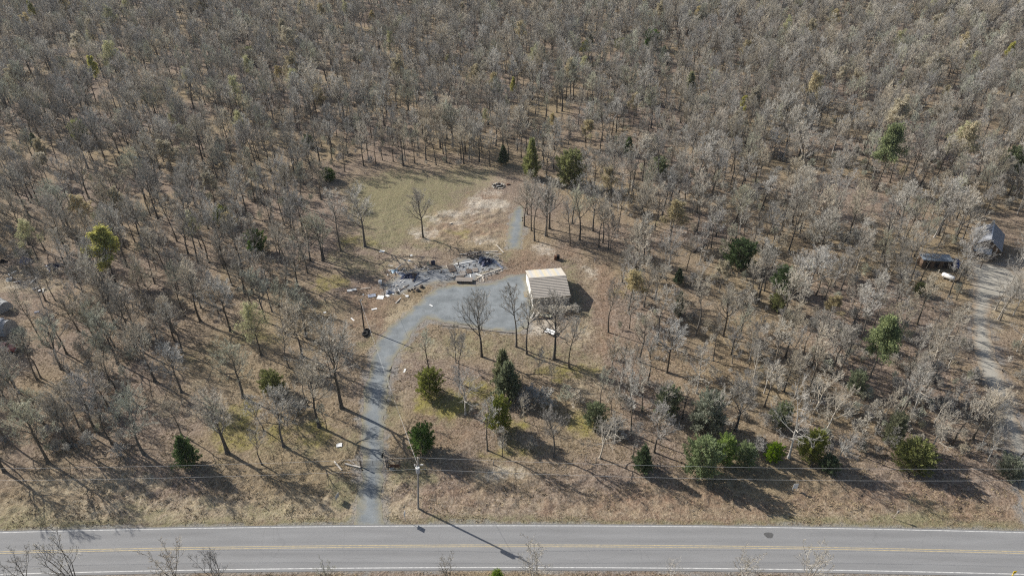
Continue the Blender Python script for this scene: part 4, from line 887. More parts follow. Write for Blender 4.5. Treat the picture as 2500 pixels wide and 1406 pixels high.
gpart(MB().box((-.045, GD * .69, 1.3), (.08, .07, 2.6)), 'door_post', M['steel'])
gpart(MB().box((-.03, GD * .22, 1.25), (.05, 2.4, 2.3)), 'roller_door', M['white'])
gpart(MB().box((-.035, GD * .09, 1.5), (.07, .3, .4)), 'meter_box', M['steel'])
rows = 13; ov = .22; Y0, Y1 = -ov, GD / 2
sl = (GR - GE) / (GD / 2)
for i in range(rows):                                   # lapped roof rows on the camera side
    a0 = Y0 + (Y1 - Y0) * i / rows; a1 = Y0 + (Y1 - Y0) * (i + 1) / rows + .03
    z0 = GE + sl * a0 + .128; z1 = GE + sl * a1 + .045; x0, x1 = -.16, GW + .16
    vs = [(x0, a0, z0 - .085), (x1, a0, z0 - .085), (x1, a1, z1 - .03), (x0, a1, z1 - .03), (x0, a0, z0), (x1, a0, z0), (x1, a1, z1), (x0, a1, z1)]
    gpart(MB().add(vs, [(3, 2, 1, 0), (4, 5, 6, 7), (0, 1, 5, 4), (1, 2, 6, 5), (2, 3, 7, 6), (3, 0, 4, 7)]), 'roof_panel', M['roof_tan'])
cols = ['roof_cream', 'roof_grey', 'roof_cream', 'roof_yellow', 'roof_cream', 'roof_grey', 'roof_yellow', 'roof_cream', 'roof_grey', 'roof_cream', 'roof_yellow', 'roof_grey', 'roof_cream', 'roof_cream']
for i, c in enumerate(cols):                            # sheets on the far side
    n = len(cols); x0 = -.16 + (GW + .32) * i / n; x1 = -.16 + (GW + .32) * (i + 1) / n - .012
    a0, a1 = GD / 2, GD + ov; z0 = GR + .06; z1 = GR - sl * (a1 - GD / 2) + .06; dz = .05 + .012 * (i % 2)
    vs = [(x0, a0, z0 - .05), (x1, a0, z0 - .05), (x1, a1, z1 - .05), (x0, a1, z1 - .05), (x0, a0, z0 + dz - .05), (x1, a0, z0 + dz - .05), (x1, a1, z1 + dz - .05), (x0, a1, z1 + dz - .05)]
    gpart(MB().add(vs, [(3, 2, 1, 0), (4, 5, 6, 7), (0, 1, 5, 4), (1, 2, 6, 5), (2, 3, 7, 6), (3, 0, 4, 7)]), 'roof_sheet', M[c])
gpart(MB().bar((-.17, GD / 2, GR + .075), (GW + .17, GD / 2, GR + .075), .26, .03), 'ridge_cap', M['roof_cream'])
for s_ in (0, 1):
    gpart(MB().bar((GW * s_ + (.19 if s_ else -.19), -ov, GE - .1), (GW * s_ + (.19 if s_ else -.19), GD / 2, GR - .02), .05, .14), 'barge_board', M['dark_wood'])
    gpart(MB().bar((GW * s_ + (.19 if s_ else -.19), GD / 2, GR - .02), (GW * s_ + (.19 if s_ else -.19), GD + ov, GE - .1), .05, .14), 'barge_board', M['dark_wood'])
vent = empty('box', at(1378, 646) + Vector((0, 0, 0)), GA); bpy.data.objects.remove(vent)

# flat pieces by the garage
def board(u0, v0, u1, v1, w, h, m, label, z=.05, name='board', cat='board', group='loose boards and scraps on the ground'):
    a, b = at(u0, v0), at(u1, v1); a.z = z + ground_z(a.x, a.y); b.z = z + ground_z(b.x, b.y) + random.uniform(-.015, .03)
    o = MB().bar(a - (a + b) / 2, b - (a + b) / 2, w, h).build(name, M[m], None, (a + b) / 2); return tag(o, label, cat, group)
def panel(u, v, sx, sy, rz, m, label, z=.05, th=.03, tilt=0.0, name='sheet_panel', cat='panel', group='loose boards and scraps on the ground'):
    p = at(u, v); p.z = z + ground_z(p.x, p.y); mt = Matrix.Rotation(tilt, 3, 'X')
    o = MB().box((0, 0, 0), (sx, sy, th), mtx=mt).build(name, M[m], None, p, rz); return tag(o, label, cat, group)
panel(1284, 719, 0.85, 2.0, GA, 'slab', 'flat grey rectangle beside the white end wall of the garage', name='mat', cat='mat')  # thin grey rectangle laid flat along the end wall
board(1319, 770, 1346, 776, .9, .06, 'mould_yellow', 'pale corrugated sheet lying in front of the garage bushes', .35, name='corrugated_sheet', cat='sheet')
board(1296, 778, 1304, 764, .35, .12, 'pale_wood', 'pale broken board at the garage front left corner', .12)
board(1300, 781, 1308, 776, .22, .16, 'pale_wood', 'short white offcut in front of the garage corner', .1)
board(1308, 774, 1316, 763, .5, .1, 'pale_wood', 'cream board below the garage front wall', .1)
board(1312, 780, 1345, 778, .16, .28, 'dark_wood', 'dark beam below the corrugated sheet by the garage', .14, name='beam', cat='beam')
# framed white basin on the pale soil
cot = empty('framed_trough', at(1343, 812), R(-31), 'white trough in a dark rectangular frame on the pale soil', 'trough')
for nm, c, sz in (('rail', (0, .75, .35), (2.2, .08, .1)), ('rail', (0, -.75, .35), (2.2, .08, .1)), ('rail', (-1.1, 0, .35), (.08, 1.5, .1)), ('rail', (1.1, 0, .35), (.08, 1.5, .1))): MB().box(c, sz).build(nm, M['dark_wood'], cot)
for sx in (-1.1, 1.1):
    for sy in (-.75, .75): MB().box((sx, sy, .16), (.1, .1, .34)).build('leg', M['dark_wood'], cot)
MB().box((0, .33, .3), (2.0, .5, .1)).build('tray', M['white'], cot); MB().box((0, -.34, .28), (2.0, .55, .08)).build('tray', M['white'], cot)
tag(MB().tube([(0, 0, .12), (1.1, .1, .14), (2.2, -.2, .1)], [.1, .08, .05], 7).build('branch', M['dark_wood'], None, at(1366, 823), R(-35)), 'dark broken branch right of the framed trough', 'branch')

# low timbers that edge the pad
for i, (u0, v0, u1, v1, lab) in enumerate(((1081, 795, 1122, 799, 'first weathered timber at the left of the pad edge'), (1123, 799, 1168, 804, 'second weathered timber along the pad edge'), (1169, 804, 1212, 809, 'third timber along the pad edge beneath the large tree'), (1213, 809, 1258, 813, 'last timber at the right of the pad edge'))):
    board(u0, v0, u1, v1, .16, .14, 'wood', lab, .06, name='edging_timber', cat='timber', group='timbers edging the gravel pad')

# ------------------------------------------------------------------ rubble of the old house on the pad
def c1(x, y): return 940 + x / 7.8125, 580 + y / 7.8125
def heap(name, u, v, rx, ry, h, m, label, cat, seed, rz=0.0, folds=1.0):
    """crumpled plastic: a creased dome, thick at the rim"""
    rg = random.Random(seed); n = 26; vs = []; fs = []
    for j in range(9):
        for i in range(n):
            t = 2 * math.pi * i / n; q = j / 8.0
            rr = (1 - q) * (1 + .28 * math.sin(3 * t + seed) + .16 * math.sin(7 * t + 2 * seed) + rg.uniform(-.1, .1))
            z = h * (1 - (1 - q) ** 1.7) * (1 + folds * rg.uniform(-.5, .45)) if j else -.03
            vs.append((rx * rr * math.cos(t), ry * rr * math.sin(t), max(z, -.03)))
    fs = [(j * n + i, j * n + (i + 1) % n, (j + 1) * n + (i + 1) % n, (j + 1) * n + i) for j in range(8) for i in range(n)]
    p = at(u, v); o = MB().add(vs, fs).build(name, M[m], None, (p.x, p.y, ground_z(p.x, p.y) + .01), rz)
    return tag(o, label, cat, 'crumpled plastic and tarps')
heap('plastic_heap', *c1(1930, 470), 1.7, 1.5, .75, 'navy', 'crumpled navy plastic heap at the right end of the pad', 'plastic sheet', 1)
heap('plastic_heap', *c1(1850, 440), 1.0, 1.1, .85, 'grey_plastic', 'shiny grey sheeting on the left of the navy plastic heap', 'plastic sheet', 2)
heap('plastic_heap', *c1(2060, 460), .8, .9, .45, 'grey_plastic', 'small grey sheeting at the right of the navy plastic heap', 'plastic sheet', 3)
heap('plastic_heap', *c1(440, 745), 1.5, 1.0, .45, 'navy', 'crumpled navy plastic at the left end of the pad', 'plastic sheet', 4, .3)
heap('plastic_heap', *c1(310, 700), 1.3, .55, .35, 'grey_plastic', 'grey sheeting between the pale blue sheet and navy plastic', 'plastic sheet', 5, -.5)
heap('plastic_heap', *c1(180, 645), 1.0, .7, .3, 'paleblue', 'pale blue plastic sheet at the far left of the pad', 'plastic sheet', 6, -.4)
heap('plastic_heap', *c1(550, 715), .7, .9, .4, 'dark_wood', 'dark brown crumpled scrap right of the navy plastic', 'scrap', 7)
heap('plastic_heap', *c1(85, 1045), .9, .8, .4, 'grey_plastic', 'grey crumpled heap beside the thin post on the pad', 'plastic sheet', 8)
LB = [  # long boards and pipes, crop coordinates
 ((2120, 150), (2262, 287), .14, .05, 'pale_wood', 'white board lying alone beyond the navy plastic heap'), ((1865, 276), (2145, 268), .12, .06, 'pale_wood', 'upper long white board behind the navy plastic heap'), ((1930, 300), (2220, 318), .12, .06, 'pale_wood', 'lower long white board behind the navy plastic heap'),
 ((1310, 528), (1775, 440), .16, .1, 'white', 'long white beam from the deck pieces to the plastic heap'), ((1835, 722), (2220, 600), .16, .08, 'pale_wood', 'long pale board along the front edge of the pad'), ((1850, 745), (1888, 842), .13, .05, 'pale_wood', 'short white board sticking out in front of the pad'),
 ((1622, 700), (1642, 772), .13, .05, 'white', 'short white board on the deck pieces'), ((540, 930), (850, 775), .12, .1, 'steel', 'long grey pipe across the left half of the pad'), ((548, 850), (642, 672), .11, .1, 'navy', 'right of two dark curved strips on the pad'), ((525, 840), (612, 680), .10, .1, 'dark_wood', 'left of two dark curved strips on the pad'),
 ((200, 602), (300, 525), .1, .05, 'pale_wood', 'pale stick above the pale blue sheet'), ((285, 640), (350, 560), .1, .05, 'wood', 'brown stick beside the pale blue sheet'), ((550, 530), (650, 600), .12, .05, 'wood', 'weathered board left of the dark posts'), ((860, 612), (1085, 575), .2, .06, 'dark_wood', 'dark strip along the back edge of the pad'),
 ((1165, 540), (1300, 710), .1, .06, 'pale_wood', 'pale edge board left of the brown deck piece'), ((1300, 760), (1440, 735), .15, .06, 'dark_wood', 'dark board left of the raised deck panel'), ((1690, 840), (1800, 795), .14, .08, 'dark_wood', 'dark board at the right of the raised deck panel'), ((1740, 790), (1840, 740), .2, .08, 'pale_wood', 'cream broken board at the front corner of the pad'),
 ((1730, 700), (1850, 735), .22, .07, 'white', 'white broken board beside the deck pieces'), ((1970, 600), (2055, 603), .14, .05, 'dark_wood', 'short dark board on the right of the pad'), ((2100, 460), (2240, 590), .35, .05, 'grey_plastic', 'grey strip along the right edge of the pad'), ((200, 1250), (305, 1150), .13, .04, 'pale_wood', 'white board on the grass below the pad'),
 ((260, 1030), (455, 905), .1, .08, 'dark_wood', 'dark thin strip on the left lower pad edge'), ((165, 1035), (260, 1020), .15, .05, 'pale_wood', 'pale scrap on the lower left pad edge'), ((345, 1080), (420, 1110), .1, .04, 'pale_wood', 'thin stick leading to the white square scrap'), ((800, 660), (890, 655), .12, .05, 'grey_plastic', 'small grey scrap in the middle of the pad')]
for a, b, w, h, m, lab in LB: board(*c1(*a), *c1(*b), w * 1.45, h * 1.3, m, lab, .09)
rg = random.Random(9)
for i in range(34):                                        # the lumber pile: each plank on its own
    x0 = 1690 + rg.gauss(0, 70); y0 = 350 + rg.gauss(0, 38); an = rg.uniform(0, 3.14); Lp = rg.uniform(1.2, 3.0); mk_ = rg.choice(['dark_wood', 'dark_wood', 'wood', 'wood', 'pale_wood']); p = at(*c1(x0, y0)); z = .08 + .7 * math.exp(-((x0 - 1700) / 90) ** 2) * rg.random()
    d = Vector((math.cos(an), math.sin(an) , rg.uniform(-.12, .12))) * Lp / 2
    o = MB().bar(-d, d, .17, .06).build('plank', M[mk_], None, (p.x, p.y, z + .1))
    tag(o, f"{'long' if Lp > 2.1 else 'short'} {dict(dark_wood='dark', wood='grey', pale_wood='pale')[mk_]} plank lying {'along' if abs(math.cos(an)) > .7 else 'across'} the {'left' if x0 < 1660 else ('right' if x0 > 1720 else 'middle')} of the lumber pile", 'plank', 'planks of the lumber pile')
def deck(cx, cy, sx, sy, rz, m, label, z=.1, n=6, name='deck_panel'):
    p = at(*c1(cx, cy)); rt = empty(name, (p.x, p.y, 0), rz, label, 'deck panel', 'pieces of wooden decking on the pad')
    for i in range(n): MB().box((0, -sy / 2 + sy * (i + .5) / n, z), (sx, sy / n - .025, .04)).build('plank', M[m], rt)
    for s_ in (-.4, .4): MB().box((sx * s_, 0, z / 2 - .012), (.09, sy, z - .02)).build('joist', M['dark_wood'], rt)
    return rt
deck(1270, 600, 1.5, 2.7, R(20), 'dark_wood', 'brown broken decking at the left of the deck pieces', .22, 8)
deck(1485, 690, 1.2, 1.7, R(15), 'wood', 'grey brown deck piece next to the brown decking', .16)
deck(1600, 650, 1.15, 1.6, R(15), 'dark_wood', 'dark deck piece in the middle of the three', .16)
deck(1720, 625, 1.2, 1.5, R(15), 'wood', 'grey deck piece nearest to the plastic heap', .16)
deck(1440, 745, 1.6, .6, R(8), 'dark_wood', 'reddish broken deck strip above the raised panel', .14, 3)
deck(1510, 832, 3.6, 1.55, R(-3), 'wood', 'large raised pale deck panel at the front of the pad', .5, 7)
# dark upright things at the back edge of the pad
for (x_, y_, w, d, h, m, nm, lab) in ((920, 520, .9, .12, 1.1, 'navy', 'upright_panel', 'dark navy upright panel at the back of the pad'), (672, 570, .22, .2, 1.5, 'stone', 'stub_post', 'thick dark stub post at the back of the pad'), (820, 520, .5, .4, .55, 'mould_yellow', 'crate', 'mossy yellow crate left of the dark upright panel'), (1405, 535, .2, .2, .9, 'dark_wood', 'stub_post', 'dark stub post behind the brown decking')):
    p = at(*c1(x_, y_)); mb = MB().box((0, 0, h / 2), (w, d, h))
    if nm == 'crate': mb = MB().box((0, 0, .03), (w, d, .06)).box((0, -d / 2, h / 2), (w, .04, h)).box((0, d / 2, h / 2), (w, .04, h)).box((-w / 2, 0, h / 2), (.04, d, h)).box((w / 2, 0, h / 2), (.04, d, h))
    elif nm == 'upright_panel': mb.box((w * .35, .25, h * .3), (.06, .5, .06)).box((-w * .35, .25, h * .3), (.06, .5, .06))
    else: mb.box((0, 0, h + .03), (w * .8, d * .8, .06))
    tag(mb.build(nm, M[m], None, p, R(8)), lab, nm.replace('_', ' '))
panel(*c1(740, 380), 3.4, 1.4, R(14), 'dark_wood', 'dark brown mat lying behind the pad', name='mat', cat='mat')
for u, v, sx, sy, rz, m, lab in ((*c1(500, 342), .55, .5, .3, 'white', 'white square scrap behind the dark mat end'), (*c1(458, 432), .6, .5, .5, 'white', 'white scrap on the tree shadow behind the pad'), (*c1(420, 1116), .6, .65, .2, 'white', 'white square scrap on grass in front of the pad'), (*c1(105, 530), 1.2, .35, -.15, 'pale_wood', 'pale flat scrap left behind the pad'), (*c1(690, 605), 1.2, .5, .15, 'block', 'pale slab scrap in front of the stub post'), (*c1(735, 560), .6, .4, .2, 'block', 'pale lump between stub post and crate'),
    (933, 613, 1.2, .8, -.2, 'white', 'white sheet lying in the shadow of the clearing tree'), (1015, 572, .8, .5, .4, 'pale_wood', 'pale board near the foot of the lone clearing tree'), (929, 726, 1.35, 1.3, -.1, 'white', 'large white panel left of the thin post'), (908, 723, 1.6, 1.1, .3, 'grey_plastic', 'grey scrap heap left of the large white panel'), (906, 724, .9, .25, .8, 'white', 'white strip on the grey scrap heap'), (946, 722, .9, .6, -.7, 'white', 'white sack shaped sheet right of the thin post'),
    (914, 755, 1.1, .42, .35, 'white', 'white board in the rust coloured grass by the service pole'), (861, 780, 1.2, .25, -.85, 'white', 'white strip left of the service pole'), (1052.6, 746, .95, .32, -.75, 'white', 'white strip lying on the gravel parking pad'), (988, 905, .32, 1.0, -.1, 'white', 'white strip on grass right of the driveway'), (828, 1086, .9, .75, .2, 'white', 'white sheet on leaves left of the gate'), (859, 709, 1.9, .7, .35, 'offwhite', 'crumpled grey white sheet left of the pad'), (892, 705, 2.2, .15, .25, 'pale_wood', 'pale pole lying left of the grey barrel'),
    (887, 720, .3, .3, .1, 'white', 'small white scrap left of the grey scrap heap'), (960, 718, .3, .3, .1, 'white', 'small white scrap at the pad corner'), (1085, 675, .25, .25, .1, 'white', 'small white scrap on the middle of the pad'), (793, 762, .5, .4, .4, 'white', 'white bag among bare trees left of the service pole'), (1172, 597, .3, .2, .1, 'white', 'tiny white scrap behind the lumber pile'), (1101, 547, .5, .4, .2, 'pale_wood', 'pale scrap on the bare soil of the clearing')):
    panel(u, v, sx, sy, rz, m, lab, .06)
# small bits of rubble too many to count
def rubble(name, pts_, n, mats, label, smin, smax):
    P = poly_px([c1(*q) for q in pts_]); lo, hi = P.min(0), P.max(0); rr = np.random.default_rng(5); mb = MB(); mi = []
    while len(mi) < n:
        q = lo + (hi - lo) * rr.uniform(0, 1, 2)
        if sdist(q[:1], q[1:], P)[0] < 0 or fbm(q[:1], q[1:], 2.2, 2, 9)[0] < .47: continue
        e = rr.uniform(0, 1); sz = (rr.uniform(smin, smax) * (3.2 if e < .35 else 1), rr.uniform(smin, smax) * .6, rr.uniform(.03, .14))
        mb.box((q[0], q[1], .03 + rr.uniform(0, .12)), sz, mtx=Matrix.Rotation(rr.uniform(0, 3.14), 3, 'Z') @ Matrix.Rotation(rr.uniform(-.3, .3), 3, 'Y')); mi.append(int(rr.integers(0, len(mats))))
    o = mb.build(name, M[mats[0]])
    for m in mats[1:]: o.data.materials.append(M[m])
    o.data.polygons.foreach_set('material_index', np.repeat(mi, 6).astype(np.int32)); return tag(o, label, kind='stuff')
rubble('rubble', [(60, 640), (300, 560), (900, 520), (1200, 560), (1560, 300), (1900, 240), (2250, 450), (2250, 640), (1850, 850), (1300, 820), (700, 930), (300, 1010), (20, 1060), (-20, 900)], 300, ['stone', 'dark_wood', 'wood', 'block', 'pale_wood', 'pale_wood', 'wood', 'white'], 'scattered bits of rubble and broken wood over the pad', .10, .34)
# stones in a row
for i, (x_, y_, r_, lab) in enumerate(((452, 1012, .26, 'leftmost dark stone of the row at the pad edge'), (510, 995, .22, 'second dark stone from the left at the pad edge'), (575, 980, .34, 'third dark stone from the left at the pad edge'), (622, 1012, .46, 'largest dark stone of the row at the pad edge'), (690, 945, .44, 'rightmost dark stone of the row at the pad edge'), (545, 1035, .2, 'smallest dark stone in front of the stone row'), (240, 1060, .3, 'dark stone at the left lower corner of the pad'))):
    rr = random.Random(i); me = bpy.data.meshes.new('stone'); bm = bmesh.new(); bmesh.ops.create_icosphere(bm, subdivisions=2, radius=r_)
    for q in bm.verts: q.co = Vector((q.co.x * 1.2, q.co.y * .95, q.co.z * .8)) * rr.uniform(.86, 1.12)
    bm.to_mesh(me); bm.free(); me.materials.append(M['stone']); p = at(*c1(x_, y_)); tag(link('stone', me, None, (p.x, p.y, r_ * .45), rr.uniform(0, 3)), lab, 'stone', 'dark stones at the pad edge')
# barrels, drums, tyres
def barrel(u, v, r_, h, m, label, name='barrel', cat='barrel', group=None, open_=False):
    p = at(u, v); rt = empty(name, (p.x, p.y, ground_z(p.x, p.y)), 0, label, cat, group)
    MB().tube([(0, 0, 0), (0, 0, h * .33), (0, 0, h * .34), (0, 0, h * .66), (0, 0, h * .67), (0, 0, h)], [r_, r_, r_ * 1.05, r_ * 1.05, r_, r_], 14, cap=True).build('body', M[m], rt)
    MB().tube([(0, 0, h + .003), (0, 0, h + .03)], [r_ * 1.06, r_ * 1.06], 14).build('rim', M['dark' if open_ else m], rt); return rt
barrel(1356, 634, .33, .95, 'rust', 'left rusty barrel behind the garage', group='rusty barrels behind the garage'); barrel(1362.5, 632, .33, .95, 'char', 'right blackened barrel behind the garage', group='rusty barrels behind the garage')
barrel(929, 693, .38, .8, 'offwhite', 'dented grey white barrel at the left of the pad')
def tyre(u, v, r_, label, lie=True, z=0):
    p = at(u, v); n = 20; mb = MB(); pts = [(r_ * .72 * math.cos(6.2832 * i / n), r_ * .72 * math.sin(6.2832 * i / n), .13 + z) for i in range(n + 1)]
    rt = empty('tyre', p, 0, label, 'tyre', 'old tyres by the service pole'); mb.tube(pts, r_ * .28, 8, cap=False).build('tread', M['rubber'], rt); MB().tube([(0, 0, .05 + z), (0, 0, .1 + z)], r_ * .46, 14).build('hub', M['dark'], rt)
tyre(895, 808, .62, 'upper black tyre at the foot of the service pole'); tyre(892, 816, .68, 'lower black tyre in front of the service pole')
# burn pit
p = at(1217, 455); bpit = empty('burn_pit', p, 0, 'charred burn pit with pale blocks in the clearing', 'burn pit')
mb = MB(); mb.add([(0, 0, .28)] + [(1.35 * math.cos(t) * (1 + .2 * math.sin(3 * t)), 1.25 * math.sin(t) * (1 + .15 * math.cos(4 * t)), -.02) for t in np.linspace(0, 6.283, 19)[:-1]], [(0, i + 1, (i + 1) % 18 + 1) for i in range(18)]); mb.build('ash_bed', M['char'], bpit)
for i in range(13):
    t = i * .483; MB().box((1.6 * math.cos(t), 1.5 * math.sin(t), .12), (.5, .3, .26), rz=t + 1.57 + rg.uniform(-.4, .4)).build('block', M['block' if i % 3 else 'stone'], bpit)
for i in range(6): MB().bar((rg.uniform(-1, 1), rg.uniform(-1, .6), .25), (rg.uniform(-1, 1), rg.uniform(-1, .6), .4), .14, .1).build('charred_log', M['char' if i % 2 else 'offwhite'], bpit)
board(1237, 452, 1244, 451, .5, .3, 'rust', 'brown lump right of the burn pit', .1, name='log', cat='log')
def stick(name, u, v, h, r_, m, label, cat, group=None, lean=(0, 0), r1=None):
    p = at(u, v); p.z = ground_z(p.x, p.y) - .05
    o = MB().tube([(0, 0, 0), (lean[0] * .5, lean[1] * .5, h / 2), (lean[0], lean[1], h)], [r_, r_ * .92, r1 or r_ * .8], 8).build(name, M[m], None, p); return tag(o, label, cat, group)
# posts
stick('post', 939.7, 725, rise(939.7, 725, 686), .07, 'creosote', 'thin dark post at the left corner of the pad', 'post', lean=(-.15, 0))
stick('marker_post', 1452, 640, 1.3, .045, 'white', 'white stake on the rust coloured strip beyond the garage', 'stake')
G_ = 'old fence posts under the power lines'
for u, v, h, lab in ((1076, 1132, 1.2, 'fence post in the shadow of the dense dark cedar'), (1430, 1124, 1.25, 'fence post below the grey green cedar'), (1455, 1128, 1.1, 'fence post left of the first roadside cedar'), (1205, 1135, .9, 'short fence post under the olive cedar'), (1315, 590, .8, 'short dark stump by the trunks right of clearing'), (1325, 600, .7, 'short dark stump beyond the rusty barrels')):
    stick('fence_post', u, v, h, .07, 'wood' if v > 700 else 'dark_wood', lab, 'post', G_)
p = at(2180, 1265); mk = empty('marker_post', (p.x, p.y, 0), 0, 'leaning weathered marker post in green grass by the road', 'marker post'); MB().tube([(0, 0, 0), (.25, 0, 1.5)], .05, 7).build('shaft', M['wood'], mk); MB().box((.28, 0, 1.45), (.22, .22, .4)).build('cap', M['wood'], mk)
p = at(2468, 1409); ym = empty('utility_marker', (p.x, p.y, 0), 0, 'yellow utility marker at the lower right corner', 'marker post'); MB().tube([(0, 0, 0), (0, 0, 1.1)], .05, 8).build('shaft', M['yellow_flag'], ym); MB().box((0, 0, 1.2), (.35, .06, .5)).build('plate', M['yellow_flag'], ym)
# signs
def sign(u, v, hb, w, h, rz, label, m='white', posts=1):
    p = at(u, v); rt = empty('road_sign', (p.x, p.y, ground_z(p.x, p.y)), rz, label, 'sign'); 
    MB().box((0, -.03, hb + h / 2), (w, .025, h)).build('board', M[m], rt)
    for s_ in ((0,) if posts == 1 else (-.42, .42)): MB().box((w * s_, .012, (hb + h * .9) / 2), (.05, .05, hb + h * .9)).build('post', M['steel'], rt)
    return rt
sign(1939, 1196, .55, .68, 1.05, 0, 'small white sign on posts facing the road in the right verge', posts=2)
sign(990, 1271, 1.3, .62, .75, R(80), 'small sign on a post by the driveway mouth seen edge on')
sign(825, 1221, .55, .9, .75, R(72), 'sign left of the driveway seen edge on, casting a dark shadow', 'steel', 2)
# logs left of the gate
board(816, 1126, 834, 1147, .2, .18, 'pale_wood', 'pale peeled log farthest left of the gate', .1, name='log', cat='log'); board(842, 1132, 880, 1142, .22, .2, 'pale_wood', 'pale peeled log touching the gate post', .12, name='log', cat='log'); board(850, 1121, 872, 1138, .15, .12, 'wood', 'thin weathered log behind the pale log', .1, name='log', cat='log')
board(1690, 618, 1723, 596, .4, .35, 'dark_wood', 'dark fallen trunk in the woods right of the clearing', .15, name='log', cat='log')
board(2155, 232, 2190, 230, .4, .35, 'wood', 'fallen pale trunk in the upper right woods', .15, name='log', cat='log')
# gate and fence beside it
ga, gb = at(882, 1139), at(940, 1139); gate = empty('farm_gate', ga, 0, 'closed steel farm gate across the driveway', 'gate'); gl = gb.x - ga.x
for i in range(6): MB().tube([(.1, 0, .22 + i * .23), (gl - .08, 0, .22 + i * .23)], .045, 6).build('rail', M['gate_steel'], gate)
for xx in (.1, gl * .5, gl - .08): MB().tube([(xx, .03, .18), (xx, .03, 1.4)], .026, 6).build('stile', M['gate_steel'], gate)
MB().tube([(-.05, 0, -.05), (-.05, 0, 1.6)], .11, 8).build('gate_post', M['dark_wood'], gate)
fe = empty('rail_fence', at(944, 1139), 0, 'short dark rail fence with a red board right of the gate', 'fence'); fl = at(977, 1139).x - at(944, 1139).x
for xx in (0, .25, fl): MB().tube([(xx, 0, -.05), (xx, 0, 1.5)], .1, 8).build('post', M['dark_wood'], fe)
for zz in (.5, 1.3): MB().tube([(0, -.1, zz), (fl, -.1, zz)], .04, 6).build('rail', M['gate_steel'], fe)
MB().box((fl * .62, -.3, .55), (1.5, .06, .5), mtx=Matrix.Rotation(-.35, 3, 'X')).build('board', M['rust'], fe)
board(951, 1146, 962, 1141, .3, .2, 'block', 'pale stone at the foot of the rail fence', .1, name='stone_block', cat='stone')

# ------------------------------------------------------------------ utility pole, service pole and wires
pb = at(1021, 1241); UP = empty('utility_pole', pb, 0, 'grey utility pole with white transformer beside the driveway', 'utility pole')
PH = 10.6; MB().tube([(0, 0, -.1), (.4, 0, PH / 2), (.8, 0, PH)], [.16, .135, .10], 10).build('pole', M['pole'], UP)
XT = .66; tf = MB().tube([(XT, -.32, 8.1), (XT, -.32, 8.15), (XT, -.32, 9.0), (XT, -.32, 9.1)], [.24, .27, .27, .2], 16).build('transformer', M['steel'], UP)
MB().tube([(XT, -.32, 9.1), (XT, -.32, 9.2)], .28, 16).build('lid', M['white'], tf); MB().tube([(XT - .1, -.32, 9.2), (XT - .12, -.32, 9.5)], [.05, .035], 8).build('bushing', M['offwhite'], tf)
MB().bar((.3, -.02, 9.35), (1.15, -.02, 9.35), .1, .1).build('bracket', M['pole'], UP); MB().box((1.25, -.05, 9.4), (.35, .08, .2)).build('cutout', M['offwhite'], UP); MB().box((.25, -.05, 9.3), (.12, .1, .3)).build('cutout', M['offwhite'], UP)
MB().tube([(.8, 0, PH), (.8, 0, PH + .25)], [.06, .045], 8).build('insulator', M['offwhite'], UP)
sp = at(889, 803); SP = empty('service_pole', sp, 0, 'dark bare service pole left of the driveway bend', 'utility pole'); spH = rise(889, 803, 731)
MB().tube([(0, 0, -.1), (.08, 0, spH / 2), (.15, 0, spH)], [.15, .13, .1], 8).build('pole', M['creosote'], SP); MB().bar((.0, -.12, spH - .15), (.5, -.12, spH - .1), .08, .1).build('bracket', M['steel'], SP)
def wire(a, b, sag, r_, label, n=24):
    a, b = Vector(a), Vector(b); pts = []
    for i in range(n + 1):
        t = i / n; q = a.lerp(b, t); q.z -= sag * 4 * t * (1 - t); pts.append(q)
    return tag(MB().tube(pts, r_, 5).build('power_line', M['wire'], None, None), label, 'power line', 'overhead wires')
top = pb + Vector((.8, 0, PH + .22)); low = pb + Vector((.64, -.05, 8.55))
for s_, nm in ((-1, 'left'), (1, 'right')):
    wire(top, top + Vector((s_ * 92, -1.6, -.2)), 1.0, .011, f'upper overhead wire running {nm} from the utility pole')
    wire(low, low + Vector((s_ * 92, -1.6, -.2)), 1.1, .011, f'lower overhead wire running {nm} from the utility pole')
wire(low + Vector((0, .2, .6)), sp + Vector((.15, -.1, spH - .1)), .9, .014, 'service wire sloping from the utility pole to the dark service pole')
wire(sp + Vector((.15, 0, spH - .05)), at(937, 686) + Vector((0, 0, 0)) * 0 + Vector((0, -1.6, 1.2)), .2, .012, 'thin wire from the service pole toward the old house pad')

# ------------------------------------------------------------------ house on the right
A0, A1 = at(2419, 585, 4.6), at(2427, 546, 4.6); ax = (A1 - A0); ax.z = 0; hl = ax.length; ha = math.atan2(ax.y, ax.x) - math.pi / 2
hs = empty('house', (A0.x, A0.y, 0), ha, 'small brown house with grey gabled roof and blue porch roof', 'house')
hw = 2.6; MB().box((0, hl / 2, 1.25), (hw * 2 - .4, hl - .5, 2.5)).build('wall', M['brown_wall'], hs)
mb = MB(); mb.add([(-hw + .2, .25, 2.5), (hw - .2, .25, 2.5), (0, .25, 4.45), (-hw + .2, .35, 2.5), (hw - .2, .35, 2.5), (0, .35, 4.45)], [(0, 1, 2), (5, 4, 3), (0, 3, 4, 1), (1, 4, 5, 2), (2, 5, 3, 0)]); mb.build('gable', M['brown_wall'], hs)
mb = MB(); mb.add([(-hw + .2, hl - .35, 2.5), (hw - .2, hl - .35, 2.5), (0, hl - .35, 4.45), (-hw + .2, hl - .25, 2.5), (hw - .2, hl - .25, 2.5), (0, hl - .25, 4.45)], [(0, 1, 2), (5, 4, 3), (0, 3, 4, 1), (1, 4, 5, 2), (2, 5, 3, 0)]); mb.build('gable', M['brown_wall'], hs)
